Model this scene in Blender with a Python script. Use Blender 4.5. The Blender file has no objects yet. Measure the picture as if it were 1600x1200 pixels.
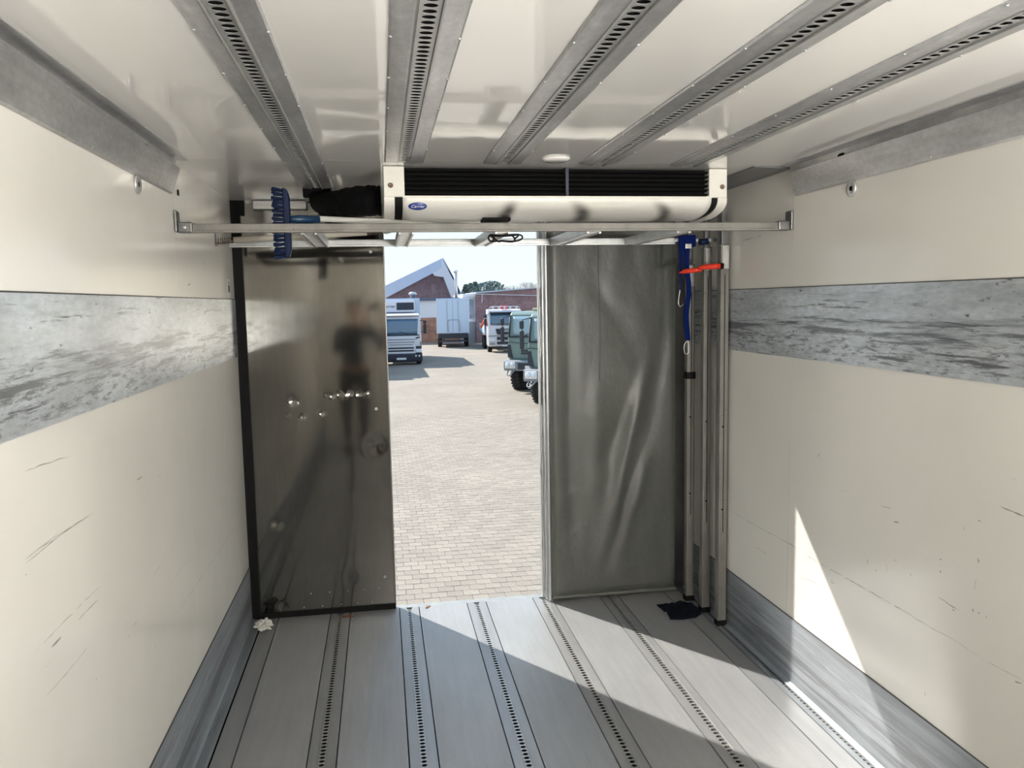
import bpy, bmesh, math, random
from mathutils import Vector, Matrix, noise
random.seed(7)
S = bpy.context.scene
col = S.collection
PI = math.pi
# ------------------------------------------------------------------ camera
XL, XR, D, HC, EYE = -0.7475, 1.7325, 4.37, 2.2477, 1.7004
BACK = -1.15
YAW, PITCH, ROLL, FPX = 0.1614, -0.1026, -0.0186, 1245.3
def cam_axes():
    f = Vector((math.sin(YAW)*math.cos(PITCH), math.cos(YAW)*math.cos(PITCH), math.sin(PITCH)))
    r = Vector((math.cos(YAW), -math.sin(YAW), 0)); u = r.cross(f)
    return r*math.cos(ROLL)+u*math.sin(ROLL), u*math.cos(ROLL)-r*math.sin(ROLL), f
r_, u_, f_ = cam_axes()
cd = bpy.data.cameras.new('camera'); cam = bpy.data.objects.new('camera', cd); col.objects.link(cam)
cd.sensor_width = 36; cd.lens = FPX*36/1600; cd.clip_start = 0.02; cd.clip_end = 1000
M = Matrix((( r_.x, u_.x, -f_.x, 0), (r_.y, u_.y, -f_.y, 0), (r_.z, u_.z, -f_.z, EYE), (0, 0, 0, 1)))
cam.matrix_world = M
S.camera = cam
# ------------------------------------------------------------------ sky, sun, exposure
S.view_settings.view_transform = 'Standard'; S.view_settings.look = 'None'
S.view_settings.gamma = 1; S.view_settings.use_curve_mapping = False
S.view_settings.exposure = 0.35
w = bpy.data.worlds.new('sky'); S.world = w; w.use_nodes = True
nt = w.node_tree; nt.nodes.clear()
tc = nt.nodes.new('ShaderNodeTexCoord'); sx = nt.nodes.new('ShaderNodeSeparateXYZ')
cr = nt.nodes.new('ShaderNodeValToRGB'); bg = nt.nodes.new('ShaderNodeBackground'); wo = nt.nodes.new('ShaderNodeOutputWorld')
nt.links.new(tc.outputs['Generated'], sx.inputs[0]); nt.links.new(sx.outputs['Z'], cr.inputs[0])
nt.links.new(cr.outputs[0], bg.inputs[0]); nt.links.new(bg.outputs[0], wo.inputs[0])
e = cr.color_ramp.elements
e[0].position = 0.0; e[0].color = (0.86, 0.97, 1.0, 1)
e[1].position = 0.9; e[1].color = (0.40, 0.62, 1.0, 1)
m_ = e.new(0.12); m_.color = (0.80, 0.95, 1.0, 1)
bg.inputs[1].default_value = 0.88
sd = bpy.data.lights.new('sun', 'SUN'); sd.energy = 6.9; sd.angle = math.radians(0.6); sd.color = (1.0, 0.95, 0.86)
sun = bpy.data.objects.new('sun', sd); col.objects.link(sun); sun.location = (-30, 60, 50)
sun.rotation_euler = Vector((0.711, -1.0, -0.965)).to_track_quat('-Z', 'Y').to_euler()
FILL_W = 75.0  # power of each fill light added behind the viewpoint
# ------------------------------------------------------------------ materials
MATS = {}
def mat(name, color, rough=0.5, metal=0.0, coat=0.0, bump=None, var=None, scuff=None, spec=0.5, emit=None, transmission=0, rnd=0.0):
    """bump=(scale,strength,stretch xyz); var=(scale,amount,stretch); scuff=(scale,threshold,width,colour,stretch)"""
    m = bpy.data.materials.new(name); m.use_nodes = True; n = m.node_tree.nodes; l = m.node_tree.links
    p = n['Principled BSDF']
    p.inputs['Base Color'].default_value = (*color, 1); p.inputs['Roughness'].default_value = rough
    p.inputs['Metallic'].default_value = metal; p.inputs['Coat Weight'].default_value = coat
    p.inputs['Specular IOR Level'].default_value = spec
    p.inputs['Transmission Weight'].default_value = transmission
    if emit: p.inputs['Emission Color'].default_value = (*color, 1); p.inputs['Emission Strength'].default_value = emit
    src = None
    def coords(st):
        t = n.new('ShaderNodeTexCoord'); mp = n.new('ShaderNodeMapping'); mp.inputs['Scale'].default_value = st
        l.new(t.outputs['Object'], mp.inputs[0]); return mp.outputs[0]
    def noi(sc, st, det=5, rg=0.6):
        t = n.new('ShaderNodeTexNoise'); t.inputs['Scale'].default_value = sc; t.inputs['Detail'].default_value = det
        t.inputs['Roughness'].default_value = rg; l.new(coords(st), t.inputs['Vector']); return t.outputs[0]
    if var:
        vs = var if isinstance(var, list) else [var]
        for v in vs:
            f = noi(v[0], v[2]); mr = n.new('ShaderNodeMapRange'); mr.inputs[1].default_value = 0.3; mr.inputs[2].default_value = 0.7
            mr.inputs[3].default_value = 1-v[1]; mr.inputs[4].default_value = 1+v[1]; l.new(f, mr.inputs[0])
            mx = n.new('ShaderNodeMix'); mx.data_type = 'RGBA'; mx.blend_type = 'MULTIPLY'; mx.inputs[0].default_value = 1
            if src: l.new(src, mx.inputs[6])
            else: mx.inputs[6].default_value = (*color, 1)
            l.new(mr.outputs[0], mx.inputs[7]); src = mx.outputs[2]
    for sc in (scuff or []):
        f = noi(sc[0], sc[4], 6, 0.7); mr = n.new('ShaderNodeMapRange'); mr.inputs[1].default_value = sc[1]; mr.inputs[2].default_value = sc[1]+sc[2]
        l.new(f, mr.inputs[0]); mx = n.new('ShaderNodeMix'); mx.data_type = 'RGBA'; l.new(mr.outputs[0], mx.inputs[0])
        if src: l.new(src, mx.inputs[6])
        else: mx.inputs[6].default_value = (*color, 1)
        mx.inputs[7].default_value = (*sc[3], 1); src = mx.outputs[2]
    if rnd:
        g = n.new('ShaderNodeNewGeometry'); oi = n.new('ShaderNodeObjectInfo'); ad = n.new('ShaderNodeMath'); ad.operation = 'ADD'
        l.new(g.outputs['Random Per Island'], ad.inputs[0]); l.new(oi.outputs['Random'], ad.inputs[1])
        fr = n.new('ShaderNodeMath'); fr.operation = 'FRACT'; l.new(ad.outputs[0], fr.inputs[0])
        mr = n.new('ShaderNodeMapRange'); mr.inputs[3].default_value = 1-rnd; mr.inputs[4].default_value = 1+rnd; l.new(fr.outputs[0], mr.inputs[0])
        mx = n.new('ShaderNodeMix'); mx.data_type = 'RGBA'; mx.blend_type = 'MULTIPLY'; mx.inputs[0].default_value = 1
        if src: l.new(src, mx.inputs[6])
        else: mx.inputs[6].default_value = (*color, 1)
        l.new(mr.outputs[0], mx.inputs[7]); src = mx.outputs[2]
    if src: l.new(src, p.inputs['Base Color'])
    if bump:
        bs = bump if isinstance(bump, list) else [bump]; prev = None
        for b_ in bs:
            b = n.new('ShaderNodeBump'); b.inputs['Strength'].default_value = b_[1]; b.inputs['Distance'].default_value = b_[3] if len(b_) > 3 else 0.01
            l.new(noi(b_[0], b_[2], 3), b.inputs['Height'])
            if prev: l.new(prev, b.inputs['Normal'])
            prev = b.outputs[0]
        l.new(prev, p.inputs['Normal'])
    MATS[name] = m; return m
CREAM = mat('cream_grp', (0.735, 0.715, 0.665), 0.16, spec=0.32, bump=[(1.2, 0.25, (1, 1, 1), 0.02)], var=(1.3, 0.03, (1, 1, 1)),
            scuff=[(9, 0.70, 0.03, (0.34, 0.32, 0.29), (1, 0.45, 3.5)), (26, 0.735, 0.03, (0.22, 0.21, 0.2), (1, 1, 1.6))])
CEIL = mat('ceiling_grp', (0.80, 0.785, 0.75), 0.07, coat=0.5, bump=[(0.9, 0.2, (1, 0.5, 1), 0.02)], var=(1.2, 0.03, (1, 1, 1)),
           scuff=[(24, 0.75, 0.03, (0.35, 0.33, 0.3), (1, 1, 1))])
BANDM = mat('scuffed_aluminium', (0.50, 0.535, 0.565), 0.34, 0.45, bump=[(30, 0.25, (1, 0.25, 1.4), 0.004), (4, 0.2, (1, 1, 1), 0.01)], var=[(2.2, 0.22, (1, 0.7, 1)), (14, 0.16, (1, 0.2, 1.3)), (60, 0.16, (1, 0.4, 1.3))],
            scuff=[(6, 0.56, 0.14, (0.62, 0.63, 0.64), (1, 0.25, 1.6)), (3.5, 0.585, 0.10, (0.20, 0.205, 0.215), (1, 0.12, 3.6)), (13, 0.60, 0.05, (0.13, 0.135, 0.145), (1, 0.12, 2.4)), (45, 0.63, 0.05, (0.11, 0.11, 0.12), (1, 0.35, 1.0))])
KICKM = mat('kick_aluminium', (0.26, 0.28, 0.305), 0.48, 0.35, bump=[(40, 0.25, (1, 0.1, 1.2), 0.003)], var=[(4, 0.15, (1, 0.5, 1)), (16, 0.25, (1, 0.08, 2.0))],
            scuff=[(12, 0.63, 0.08, (0.33, 0.34, 0.35), (1, 0.10, 2.2)), (18, 0.66, 0.07, (0.10, 0.10, 0.11), (1, 0.15, 1.5))])
def central_wear(m, zc, wz, thr, colr, sc, st):
    """long dark rub marks, densest at the height where the freight touches"""
    n = m.node_tree.nodes; l = m.node_tree.links; p = n['Principled BSDF']; src = p.inputs['Base Color'].links[0].from_socket
    t = n.new('ShaderNodeTexCoord'); sp = n.new('ShaderNodeSeparateXYZ'); l.new(t.outputs['Object'], sp.inputs[0])
    mp = n.new('ShaderNodeMapping'); mp.inputs['Scale'].default_value = st; l.new(t.outputs['Object'], mp.inputs[0])
    ns = n.new('ShaderNodeTexNoise'); ns.inputs['Scale'].default_value = sc; ns.inputs['Detail'].default_value = 8; ns.inputs['Roughness'].default_value = 0.72; l.new(mp.outputs[0], ns.inputs['Vector'])
    a = n.new('ShaderNodeMath'); a.operation = 'SUBTRACT'; l.new(sp.outputs['Z'], a.inputs[0]); a.inputs[1].default_value = zc
    b = n.new('ShaderNodeMath'); b.operation = 'ABSOLUTE'; l.new(a.outputs[0], b.inputs[0])
    c = n.new('ShaderNodeMapRange'); c.interpolation_type = 'SMOOTHSTEP'; c.inputs[2].default_value = wz; c.inputs[3].default_value = 0.16; c.inputs[4].default_value = 0.0; l.new(b.outputs[0], c.inputs[0])
    d = n.new('ShaderNodeMath'); d.operation = 'ADD'; l.new(ns.outputs[0], d.inputs[0]); l.new(c.outputs[0], d.inputs[1])
    e_ = n.new('ShaderNodeMapRange'); e_.inputs[1].default_value = thr; e_.inputs[2].default_value = thr+0.09; e_.inputs[4].default_value = 0.85; l.new(d.outputs[0], e_.inputs[0])
    mx = n.new('ShaderNodeMix'); mx.data_type = 'RGBA'; l.new(e_.outputs[0], mx.inputs[0]); l.new(src, mx.inputs[6]); mx.inputs[7].default_value = (*colr, 1)
    l.new(mx.outputs[2], p.inputs['Base Color'])
central_wear(BANDM, 1.565, 0.10, 0.62, (0.12, 0.125, 0.135), 17, (1, 0.13, 2.4))
central_wear(KICKM, 0.12, 0.12, 0.60, (0.13, 0.135, 0.15), 14, (1, 0.08, 2.6)); central_wear(KICKM, 0.22, 0.10, 0.70, (0.42, 0.44, 0.46), 22, (1, 0.10, 2.6))
central_wear(BANDM, 1.50, 0.16, 0.66, (0.15, 0.155, 0.165), 48, (1, 0.22, 1.4))
central_wear(BANDM, 1.66, 0.05, 0.72, (0.75, 0.77, 0.78), 20, (1, 0.3, 1.5))
ALU = mat('rail_aluminium', (0.60, 0.60, 0.605), 0.34, 0.8, bump=[(60, 0.12, (1, 0.1, 1), 0.002), (5, 0.25, (1, 0.5, 1), 0.006)], var=[(5, 0.2, (1, 0.5, 1)), (30, 0.12, (1, 0.12, 1)), (70, 0.1, (1, 0.6, 1))],
          scuff=[(14, 0.69, 0.08, (0.30, 0.27, 0.25), (1, 0.5, 1))])
ALUL = mat('light_aluminium', (0.50, 0.50, 0.49), 0.38, 0.7, var=[(12, 0.12, (1, 1, 0.4))], scuff=[(30, 0.68, 0.06, (0.30, 0.27, 0.24), (1, 1, 0.7))])
POSTM = mat('stained_aluminium', (0.20, 0.192, 0.175), 0.6, 0.3, var=[(9, 0.2, (1, 1, 0.4))], scuff=[(40, 0.62, 0.05, (0.12, 0.11, 0.10), (0.6, 0.6, 2.0))])
DARKALU = mat('dark_aluminium', (0.20, 0.20, 0.20), 0.35, 0.7, var=(5, 0.2, (1, 0.4, 1)))
STEEL = mat('stainless_panel', (0.165, 0.16, 0.148), 0.08, 1.0, bump=[(2.2, 0.12, (1, 1, 0.6), 0.01)], var=[(2.2, 0.12, (1, 1, 1)), (50, 0.05, (1, 1, 0.1))],
            scuff=[(22, 0.735, 0.04, (0.55, 0.52, 0.46), (1, 1, 0.7)), (15, 0.72, 0.03, (0.08, 0.08, 0.08), (0.5, 1, 3))])
RUBBER = mat('black_rubber', (0.006, 0.006, 0.006), 0.75, spec=0.2)
BLACK = mat('black_void', (0.004, 0.004, 0.004), 0.8, spec=0.1)
FIN = mat('black_slats', (0.003, 0.003, 0.0035), 0.75, spec=0.15)
HOSE = mat('black_duct', (0.0015, 0.0015, 0.002), 0.8, spec=0.15, bump=(40, 0.3, (1, 1, 1), 0.004))
WHITE = mat('unit_white', (0.74, 0.72, 0.66), 0.35, var=(8, 0.04, (1, 1, 1)), scuff=[(20, 0.72, 0.05, (0.3, 0.27, 0.24), (1, 1, 1))])
VINYL = mat('grey_vinyl', (0.095, 0.099, 0.089), 0.40, bump=[(9, 0.35, (1, 1, 0.7), 0.012), (120, 0.1, (1, 1, 1), 0.001)], var=[(5, 0.1, (1, 1, 0.6)), (28, 0.08, (1, 1, 1))],
            scuff=[(16, 0.72, 0.03, (0.06, 0.06, 0.055), (1, 1, 1.5))])
GALV = mat('galvanised', (0.42, 0.43, 0.43), 0.4, 0.6, var=(18, 0.15, (1, 1, 0.3)))
BLUE = mat('blue_plastic', (0.0025, 0.010, 0.040), 0.55, spec=0.2)
BLUEL = mat('blue_socket', (0.005, 0.032, 0.085), 0.4)
STRAPM = mat('blue_webbing', (0.002, 0.010, 0.085), 0.8, spec=0.08, bump=(300, 0.3, (1, 1, 1), 0.001))
RED = mat('red_grip', (0.75, 0.035, 0.012), 0.4)
POLEM = mat('rusty_cream_pole', (0.52, 0.48, 0.41), 0.4, scuff=[(9, 0.57, 0.06, (0.16, 0.09, 0.055), (0.5, 2, 2))])
HANDLE = mat('pale_pole', (0.62, 0.61, 0.58), 0.35, scuff=[(20, 0.66, 0.06, (0.25, 0.2, 0.16), (0.5, 1, 1))])
SPRING = mat('rusty_spring', (0.16, 0.11, 0.08), 0.5, 0.6)
WIRE = mat('steel_wire', (0.62, 0.62, 0.60), 0.3, 0.8)
PAPER = mat('crumpled_paper', (0.66, 0.65, 0.60), 0.8)
RAG = mat('dark_cloth', (0.006, 0.008, 0.014), 0.9, spec=0.1, bump=(60, 0.4, (1, 1, 1), 0.004))
WOOD = mat('brown_chip', (0.20, 0.09, 0.045), 0.8)
LOGO = mat('logo_blue', (0.01, 0.03, 0.22), 0.35)
LOGOW = mat('logo_white', (0.8, 0.8, 0.8), 0.4)
STICK = mat('sticker_white', (0.62, 0.62, 0.58), 0.5)
INK = mat('sticker_ink', (0.03, 0.03, 0.03), 0.5)
FILL_GLOW = mat('fill_diffuser', (1.0, 0.97, 0.9), 0.4, emit=4.0)  # glowing face of the added fill lights
SCRATCH = mat('scratch_grey', (0.27, 0.26, 0.245), 0.6)
SEAL = mat('dark_sealant', (0.05, 0.045, 0.045), 0.6)
# floor: ribbed aluminium plank with fine relief along Y
def ribbed(name, color, metal=0.45):
    m = mat(name, color, 0.34, metal, var=[(3.0, 0.08, (1, 0.6, 1)), (40, 0.07, (1, 0.06, 1))])
    n = m.node_tree.nodes; l = m.node_tree.links
    t = n.new('ShaderNodeTexCoord'); wv = n.new('ShaderNodeTexWave'); wv.wave_type = 'BANDS'; wv.bands_direction = 'X'
    wv.inputs['Scale'].default_value = 48.0; l.new(t.outputs['Object'], wv.inputs['Vector'])
    b = n.new('ShaderNodeBump'); b.inputs['Strength'].default_value = 0.35; b.inputs['Distance'].default_value = 0.0015
    l.new(wv.outputs['Fac'], b.inputs['Height']); l.new(b.outputs[0], n['Principled BSDF'].inputs['Normal'])
    return m
PLANK = ribbed('ribbed_plank', (0.37, 0.375, 0.385), 0.35)
TRACKP = mat('track_plank', (0.35, 0.355, 0.365), 0.36, 0.45, var=[(4, 0.1, (1, 0.4, 1)), (40, 0.07, (1, 0.05, 1))])
# outside
PAVE = mat('paving_stone', (0.275, 0.240, 0.198), 0.85, var=[(0.35, 0.12, (1, 1, 1)), (30, 0.12, (1, 1, 1))], rnd=0.10)
JOINT = mat('paving_joint', (0.21, 0.18, 0.148), 0.95)
TWHITE = mat('truck_white', (0.72, 0.72, 0.77), 0.3, coat=0.3)
TBOX = mat('box_white_shade_blue', (0.52, 0.64, 0.80), 0.35)  # white box skin with the blue of its shade mixed into the colour
TGLASS = mat('truck_glass', (0.07, 0.15, 0.24), 0.06, spec=1.0, coat=0.6)
SCREEN = mat('sky_tinted_glass', (0.26, 0.38, 0.43), 0.06, spec=1.0, coat=0.6)  # sky reflection put into the base colour of the green trucks' windscreens
TDARK = mat('truck_dark', (0.03, 0.035, 0.05), 0.6)
TGREY = mat('truck_grey', (0.25, 0.27, 0.30), 0.5)
TGREEN = mat('truck_green', (0.17, 0.25, 0.235), 0.4, coat=0.2)
TYRE = mat('tyre', (0.02, 0.02, 0.022), 0.85)
LAMPG = mat('headlamp', (0.75, 0.80, 0.86), 0.1, coat=0.6)
ORANGE = mat('crane_orange', (0.55, 0.12, 0.04), 0.5)
TRED = mat('beacon_red', (0.7, 0.04, 0.03), 0.4)
TAN = mat('tan_tarpaulin', (0.50, 0.42, 0.28), 0.8)
CLAD = mat('pale_cladding', (0.42, 0.53, 0.70), 0.5, var=(0.5, 0.05, (1, 1, 1)))
CLAD2 = mat('pale_soffit', (0.55, 0.62, 0.72), 0.5)
FASCIA = mat('dark_fascia', (0.08, 0.11, 0.17), 0.5)
RENDER_ = mat('white_render', (0.72, 0.72, 0.76), 0.7)
FLUE = mat('flue_steel', (0.6, 0.6, 0.62), 0.35, 0.5)
BARK = mat('bark', (0.12, 0.10, 0.085), 0.9)
LEAFM = mat('hazed_foliage', (0.18, 0.245, 0.24), 0.8, rnd=0.35)  # leaf colour paled toward blue, distance haze put into it
TWIG = mat('bare_twigs', (0.42, 0.40, 0.38), 0.9)
def brickmat(name, c1, c2, mortar, w_=0.25, h_=0.083):
    m = mat(name, c1, 0.85); n = m.node_tree.nodes; l = m.node_tree.links
    t = n.new('ShaderNodeTexCoord'); mp = n.new('ShaderNodeMapping'); mp.inputs['Rotation'].default_value = (PI/2, 0, 0)
    b = n.new('ShaderNodeTexBrick'); b.inputs['Scale'].default_value = 1.0
    b.inputs['Brick Width'].default_value = w_; b.inputs['Row Height'].default_value = h_; b.inputs['Mortar Size'].default_value = 0.008
    b.inputs['Color1'].default_value = (*c1, 1); b.inputs['Color2'].default_value = (*c2, 1); b.inputs['Mortar'].default_value = (*mortar, 1)
    l.new(t.outputs['Object'], mp.inputs[0]); l.new(mp.outputs[0], b.inputs['Vector'])
    ns = n.new('ShaderNodeTexNoise'); ns.inputs['Scale'].default_value = 1.1; ns.inputs['Detail'].default_value = 6; ns.inputs['Roughness'].default_value = 0.75
    l.new(t.outputs['Object'], ns.inputs['Vector'])
    mr = n.new('ShaderNodeMapRange'); mr.inputs[1].default_value = 0.3; mr.inputs[2].default_value = 0.7; mr.inputs[3].default_value = 0.65; mr.inputs[4].default_value = 1.4
    l.new(ns.outputs[0], mr.inputs[0])
    mx = n.new('ShaderNodeMix'); mx.data_type = 'RGBA'; mx.blend_type = 'MULTIPLY'; mx.inputs[0].default_value = 1
    l.new(b.outputs[0], mx.inputs[6]); l.new(mr.outputs[0], mx.inputs[7]); l.new(mx.outputs[2], n['Principled BSDF'].inputs['Base Color'])
    return m
BRICKD = brickmat('dark_brick', (0.145, 0.115, 0.15), (0.195, 0.145, 0.17), (0.18, 0.16, 0.185))
BRICKR = brickmat('red_brick', (0.27, 0.15, 0.16), (0.36, 0.205, 0.205), (0.30, 0.235, 0.24))
BRICKO = brickmat('orange_brick', (0.34, 0.15, 0.10), (0.42, 0.22, 0.15), (0.32, 0.22, 0.17))
# ------------------------------------------------------------------ helpers
class MB:
    def __init__(s): s.v = []; s.f = []
    def add(s, vs, fs):
        o = len(s.v); s.v += [tuple(v) for v in vs]; s.f += [tuple(i+o for i in f) for f in fs]; return s
    def box(s, x0, x1, y0, y1, z0, z1):
        return s.add([(x0,y0,z0),(x1,y0,z0),(x1,y1,z0),(x0,y1,z0),(x0,y0,z1),(x1,y0,z1),(x1,y1,z1),(x0,y1,z1)],
                     [(0,3,2,1),(4,5,6,7),(0,1,5,4),(1,2,6,5),(2,3,7,6),(3,0,4,7)])
    def prism(s, poly, axis, a, b):
        """poly: 2-D points in the other two axes (cyclic order y,z / x,z / x,y) extruded from a to b"""
        n = len(poly)
        mk = {0: lambda p, t: (t, p[0], p[1]), 1: lambda p, t: (p[0], t, p[1]), 2: lambda p, t: (p[0], p[1], t)}[axis]
        vs = [mk(p, a) for p in poly] + [mk(p, b) for p in poly]
        fs = [tuple(range(n))[::-1], tuple(range(n, 2*n))] + [(i, (i+1) % n, n+(i+1) % n, n+i) for i in range(n)]
        return s.add(vs, fs)
    def tube(s, pts, r, seg=10, caps=True):
        pts = [Vector(p) for p in pts]; n = len(pts); rs = r if isinstance(r, (list, tuple)) else [r]*n
        t0 = (pts[1]-pts[0]).normalized(); up = Vector((0, 0, 1)) if abs(t0.z) < 0.9 else Vector((1, 0, 0))
        nx = t0.cross(up).normalized(); vs = []; 
        for i, p in enumerate(pts):
            t = (pts[min(i+1, n-1)]-pts[max(i-1, 0)]).normalized()
            nx = (nx - t*nx.dot(t)).normalized(); ny = t.cross(nx)
            for k in range(seg):
                a = 2*PI*k/seg; vs.append(p+(nx*math.cos(a)+ny*math.sin(a))*rs[i])
        fs = [(i*seg+k, i*seg+(k+1) % seg, (i+1)*seg+(k+1) % seg, (i+1)*seg+k) for i in range(n-1) for k in range(seg)]
        if caps: fs += [tuple(range(seg))[::-1], tuple((n-1)*seg+k for k in range(seg))]
        return s.add(vs, fs)
    def lathe(s, prof, c, axis=2, seg=20):
        """prof: list of (radius, height along axis)"""
        c = Vector(c); vs = []
        for (r, h) in prof:
            for k in range(seg):
                a = 2*PI*k/seg; ca, sa = r*math.cos(a), r*math.sin(a)
                vs.append(c+Vector({0: (h, ca, sa), 1: (ca, h, sa), 2: (ca, sa, h)}[axis]))
        n = len(prof)
        fs = [(i*seg+k, i*seg+(k+1) % seg, (i+1)*seg+(k+1) % seg, (i+1)*seg+k) for i in range(n-1) for k in range(seg)]
        fs += [tuple(range(seg))[::-1], tuple((n-1)*seg+k for k in range(seg))]
        return s.add(vs, fs)
    def grid(s, nu, nv, fn):
        vs = [fn(i/nu, j/nv) for j in range(nv+1) for i in range(nu+1)]; k = nu+1
        return s.add(vs, [(j*k+i, j*k+i+1, (j+1)*k+i+1, (j+1)*k+i) for j in range(nv) for i in range(nu)])
    def mesh(s, name, m, smooth=False):
        me = bpy.data.meshes.new(name); me.from_pydata(s.v, [], s.f); me.materials.append(m)
        bm = bmesh.new(); bm.from_mesh(me); bmesh.ops.recalc_face_normals(bm, faces=bm.faces); bm.to_mesh(me); bm.free()
        if smooth:
            for p in me.polygons: p.use_smooth = True
        return me
    def build(s, name, m, parent=None, smooth=False, bevel=0, seg=2, solid=0):
        o = bpy.data.objects.new(name, s.mesh(name, m, smooth)); col.objects.link(o)
        if parent is not None:
            o.parent = parent
            if parent.type == 'EMPTY' or parent.location.length > 0:
                pass
        if solid:
            md = o.modifiers.new('solid', 'SOLIDIFY'); md.thickness = solid; md.offset = 0
        if bevel:
            md = o.modifiers.new('bevel', 'BEVEL'); md.width = bevel; md.segments = seg; md.limit_method = 'ANGLE'; md.angle_limit = math.radians(40)
            o.data.polygons.foreach_set('use_smooth', [True]*len(o.data.polygons))
            wn = o.modifiers.new('wn', 'WEIGHTED_NORMAL'); wn.keep_sharp = True
        return o
def put(me, name, parent, loc=(0, 0, 0), rot=(0, 0, 0), scale=None):
    o = bpy.data.objects.new(name, me); col.objects.link(o); o.parent = parent; o.location = loc; o.rotation_euler = rot
    if scale: o.scale = scale
    return o
def tag(o, label, cat, group=None, kind=None):
    o['label'] = label; o['category'] = cat
    if group: o['group'] = group
    if kind: o['kind'] = kind
    return o
def empty(name, loc, label, cat, group=None, rz=0):
    o = bpy.data.objects.new(name, None); col.objects.link(o); o.location = loc; o.rotation_euler = (0, 0, rz); o.empty_display_size = 0.1
    return tag(o, label, cat, group)
def struct(o, label=None):
    o['kind'] = 'structure'
    if label: o['label'] = label
    return o
def text_mesh(name, body, m, size, shear=0.0, extrude=0.0005):
    cu = bpy.data.curves.new('t', 'FONT'); cu.body = body; cu.size = size; cu.shear = shear; cu.extrude = extrude
    cu.align_x = 'CENTER'; cu.align_y = 'CENTER'
    t = bpy.data.objects.new('t', cu); col.objects.link(t)
    dg = bpy.context.evaluated_depsgraph_get(); me = bpy.data.meshes.new_from_object(t.evaluated_get(dg)); me.name = name
    me.materials.clear(); me.materials.append(m)
    bpy.data.objects.remove(t); bpy.data.curves.remove(cu); return me
def copy_tree(o, parent=None):
    c = o.copy(); col.objects.link(c); c.parent = parent
    for ch in list(o.children): copy_tree(ch, c)
    return c
# perforated strip: cells with an oval hole, in the XY plane, opening down or up; returns mesh vertices into mb
def perforated(mb, x, y0, y1, z, wd, pitch, rx, ry, depth, seg=12):
    n = int((y1-y0)/pitch)
    for i in range(n):
        cy = y0+(i+0.5)*pitch; hx, hy = wd/2, pitch/2; vs = []; ins = []; dn = []
        for k in range(seg):
            a = 2*PI*(k+0.5)/seg; c, s_ = math.cos(a), math.sin(a)
            q = min(hx/abs(c) if abs(c) > 1e-6 else 9, hy/abs(s_) if abs(s_) > 1e-6 else 9)
            vs.append((x+c*q, cy+s_*q, z)); ins.append((x+c*rx, cy+s_*ry, z)); dn.append((x+c*rx, cy+s_*ry, z+depth))
        o = vs+ins+dn
        fs = [(k, (k+1) % seg, seg+(k+1) % seg, seg+k) for k in range(seg)]
        fs += [(seg+k, seg+(k+1) % seg, 2*seg+(k+1) % seg, 2*seg+k) for k in range(seg)]
        # corner triangles so that the plate is closed to its edge
        cs = [(x+hx, cy+hy, z), (x-hx, cy+hy, z), (x-hx, cy-hy, z), (x+hx, cy-hy, z)]
        b = len(o); o = o+cs
        for j, (sx_, sy_) in enumerate(((1, 1), (-1, 1), (-1, -1), (1, -1))):
            for k in range(seg):
                p, q = o[k], o[(k+1) % seg]; ex = x+sx_*hx; ey = cy+sy_*hy
                if (abs(p[0]-ex) < 1e-6 and abs(q[1]-ey) < 1e-6) or (abs(q[0]-ex) < 1e-6 and abs(p[1]-ey) < 1e-6): fs.append((k, b+j, (k+1) % seg))
        mb.add(o, fs)
    return mb
rivet_me = MB().lathe([(0.0045, 0), (0.0045, -0.0015), (0.002, -0.003)], (0, 0, 0), 2, 8).mesh('rivet', GALV, True)
# ------------------------------------------------------------------ room shell
T = 0.06
YJ = 3.175                          # panel joint near the doorway
fl = struct(MB().box(XL-T, XR+T, BACK-T, D+0.01, -0.12, -0.020).build('floor', BLACK))
wl = struct(MB().box(XL-T, XL, BACK-T, YJ-0.0004, -0.02, HC).build('wall_left', CREAM))
MB().box(XL-T, XL, YJ+0.0004, D+0.02, -0.02, HC).build('end_panel', CREAM, wl)
wr = struct(MB().box(XR, XR+T, BACK-T, YJ-0.0007, -0.02, HC).build('wall_right', CREAM))
MB().box(XR, XR+T, YJ+0.0007, D+0.02, -0.02, HC).build('end_panel', CREAM, wr)
ce = struct(MB().box(XL-T, XR+T, BACK-T, YJ-0.019, HC, HC+T).build('ceiling', CEIL))
MB().box(XL-T, XR+T, YJ-0.018, D+0.09, HC+0.0, HC+T).build('end_panel', CEIL, ce)
struct(MB().box(XL-T, XR+T, BACK-T, BACK, -0.02, HC).build('wall_back', CREAM))
DT = 2.10                           # top of the doorway
wf = struct(MB().box(XL-T, XR+T, D+0.03, D+0.09, DT, HC+T).build('wall_front', CREAM))
MB().box(0.95, XR+T, D+0.03, D+0.09, -0.12, DT).build('fixed_leaf', DARKALU, wf)
MB().box(XL-T, 0.0, D+0.045, D+0.09, -0.12, DT).build('fixed_leaf', DARKALU, wf)
# aluminium rub bands and kick plates on the walls
for (wall, X, sg) in ((wl, XL, 1), (wr, XR, -1)):
    a, b = sorted((X, X+sg*0.003)); 
    MB().box(a, b, BACK, D, 1.4417, 1.7385).build('rub_band', BANDM, wall)
    MB().box(a, b, BACK, D, 1.7385, 1.742).build('seal_line', SEAL, wall)
    a, b = sorted((X, X+sg*0.004))
    MB().box(a, b, BACK, D, 0.0, 0.2985).build('kick_plate', KICKM, wall)
    MB().box(a, b, BACK, D, 0.2985, 0.3015).build('seal_line', SEAL, wall)
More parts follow.
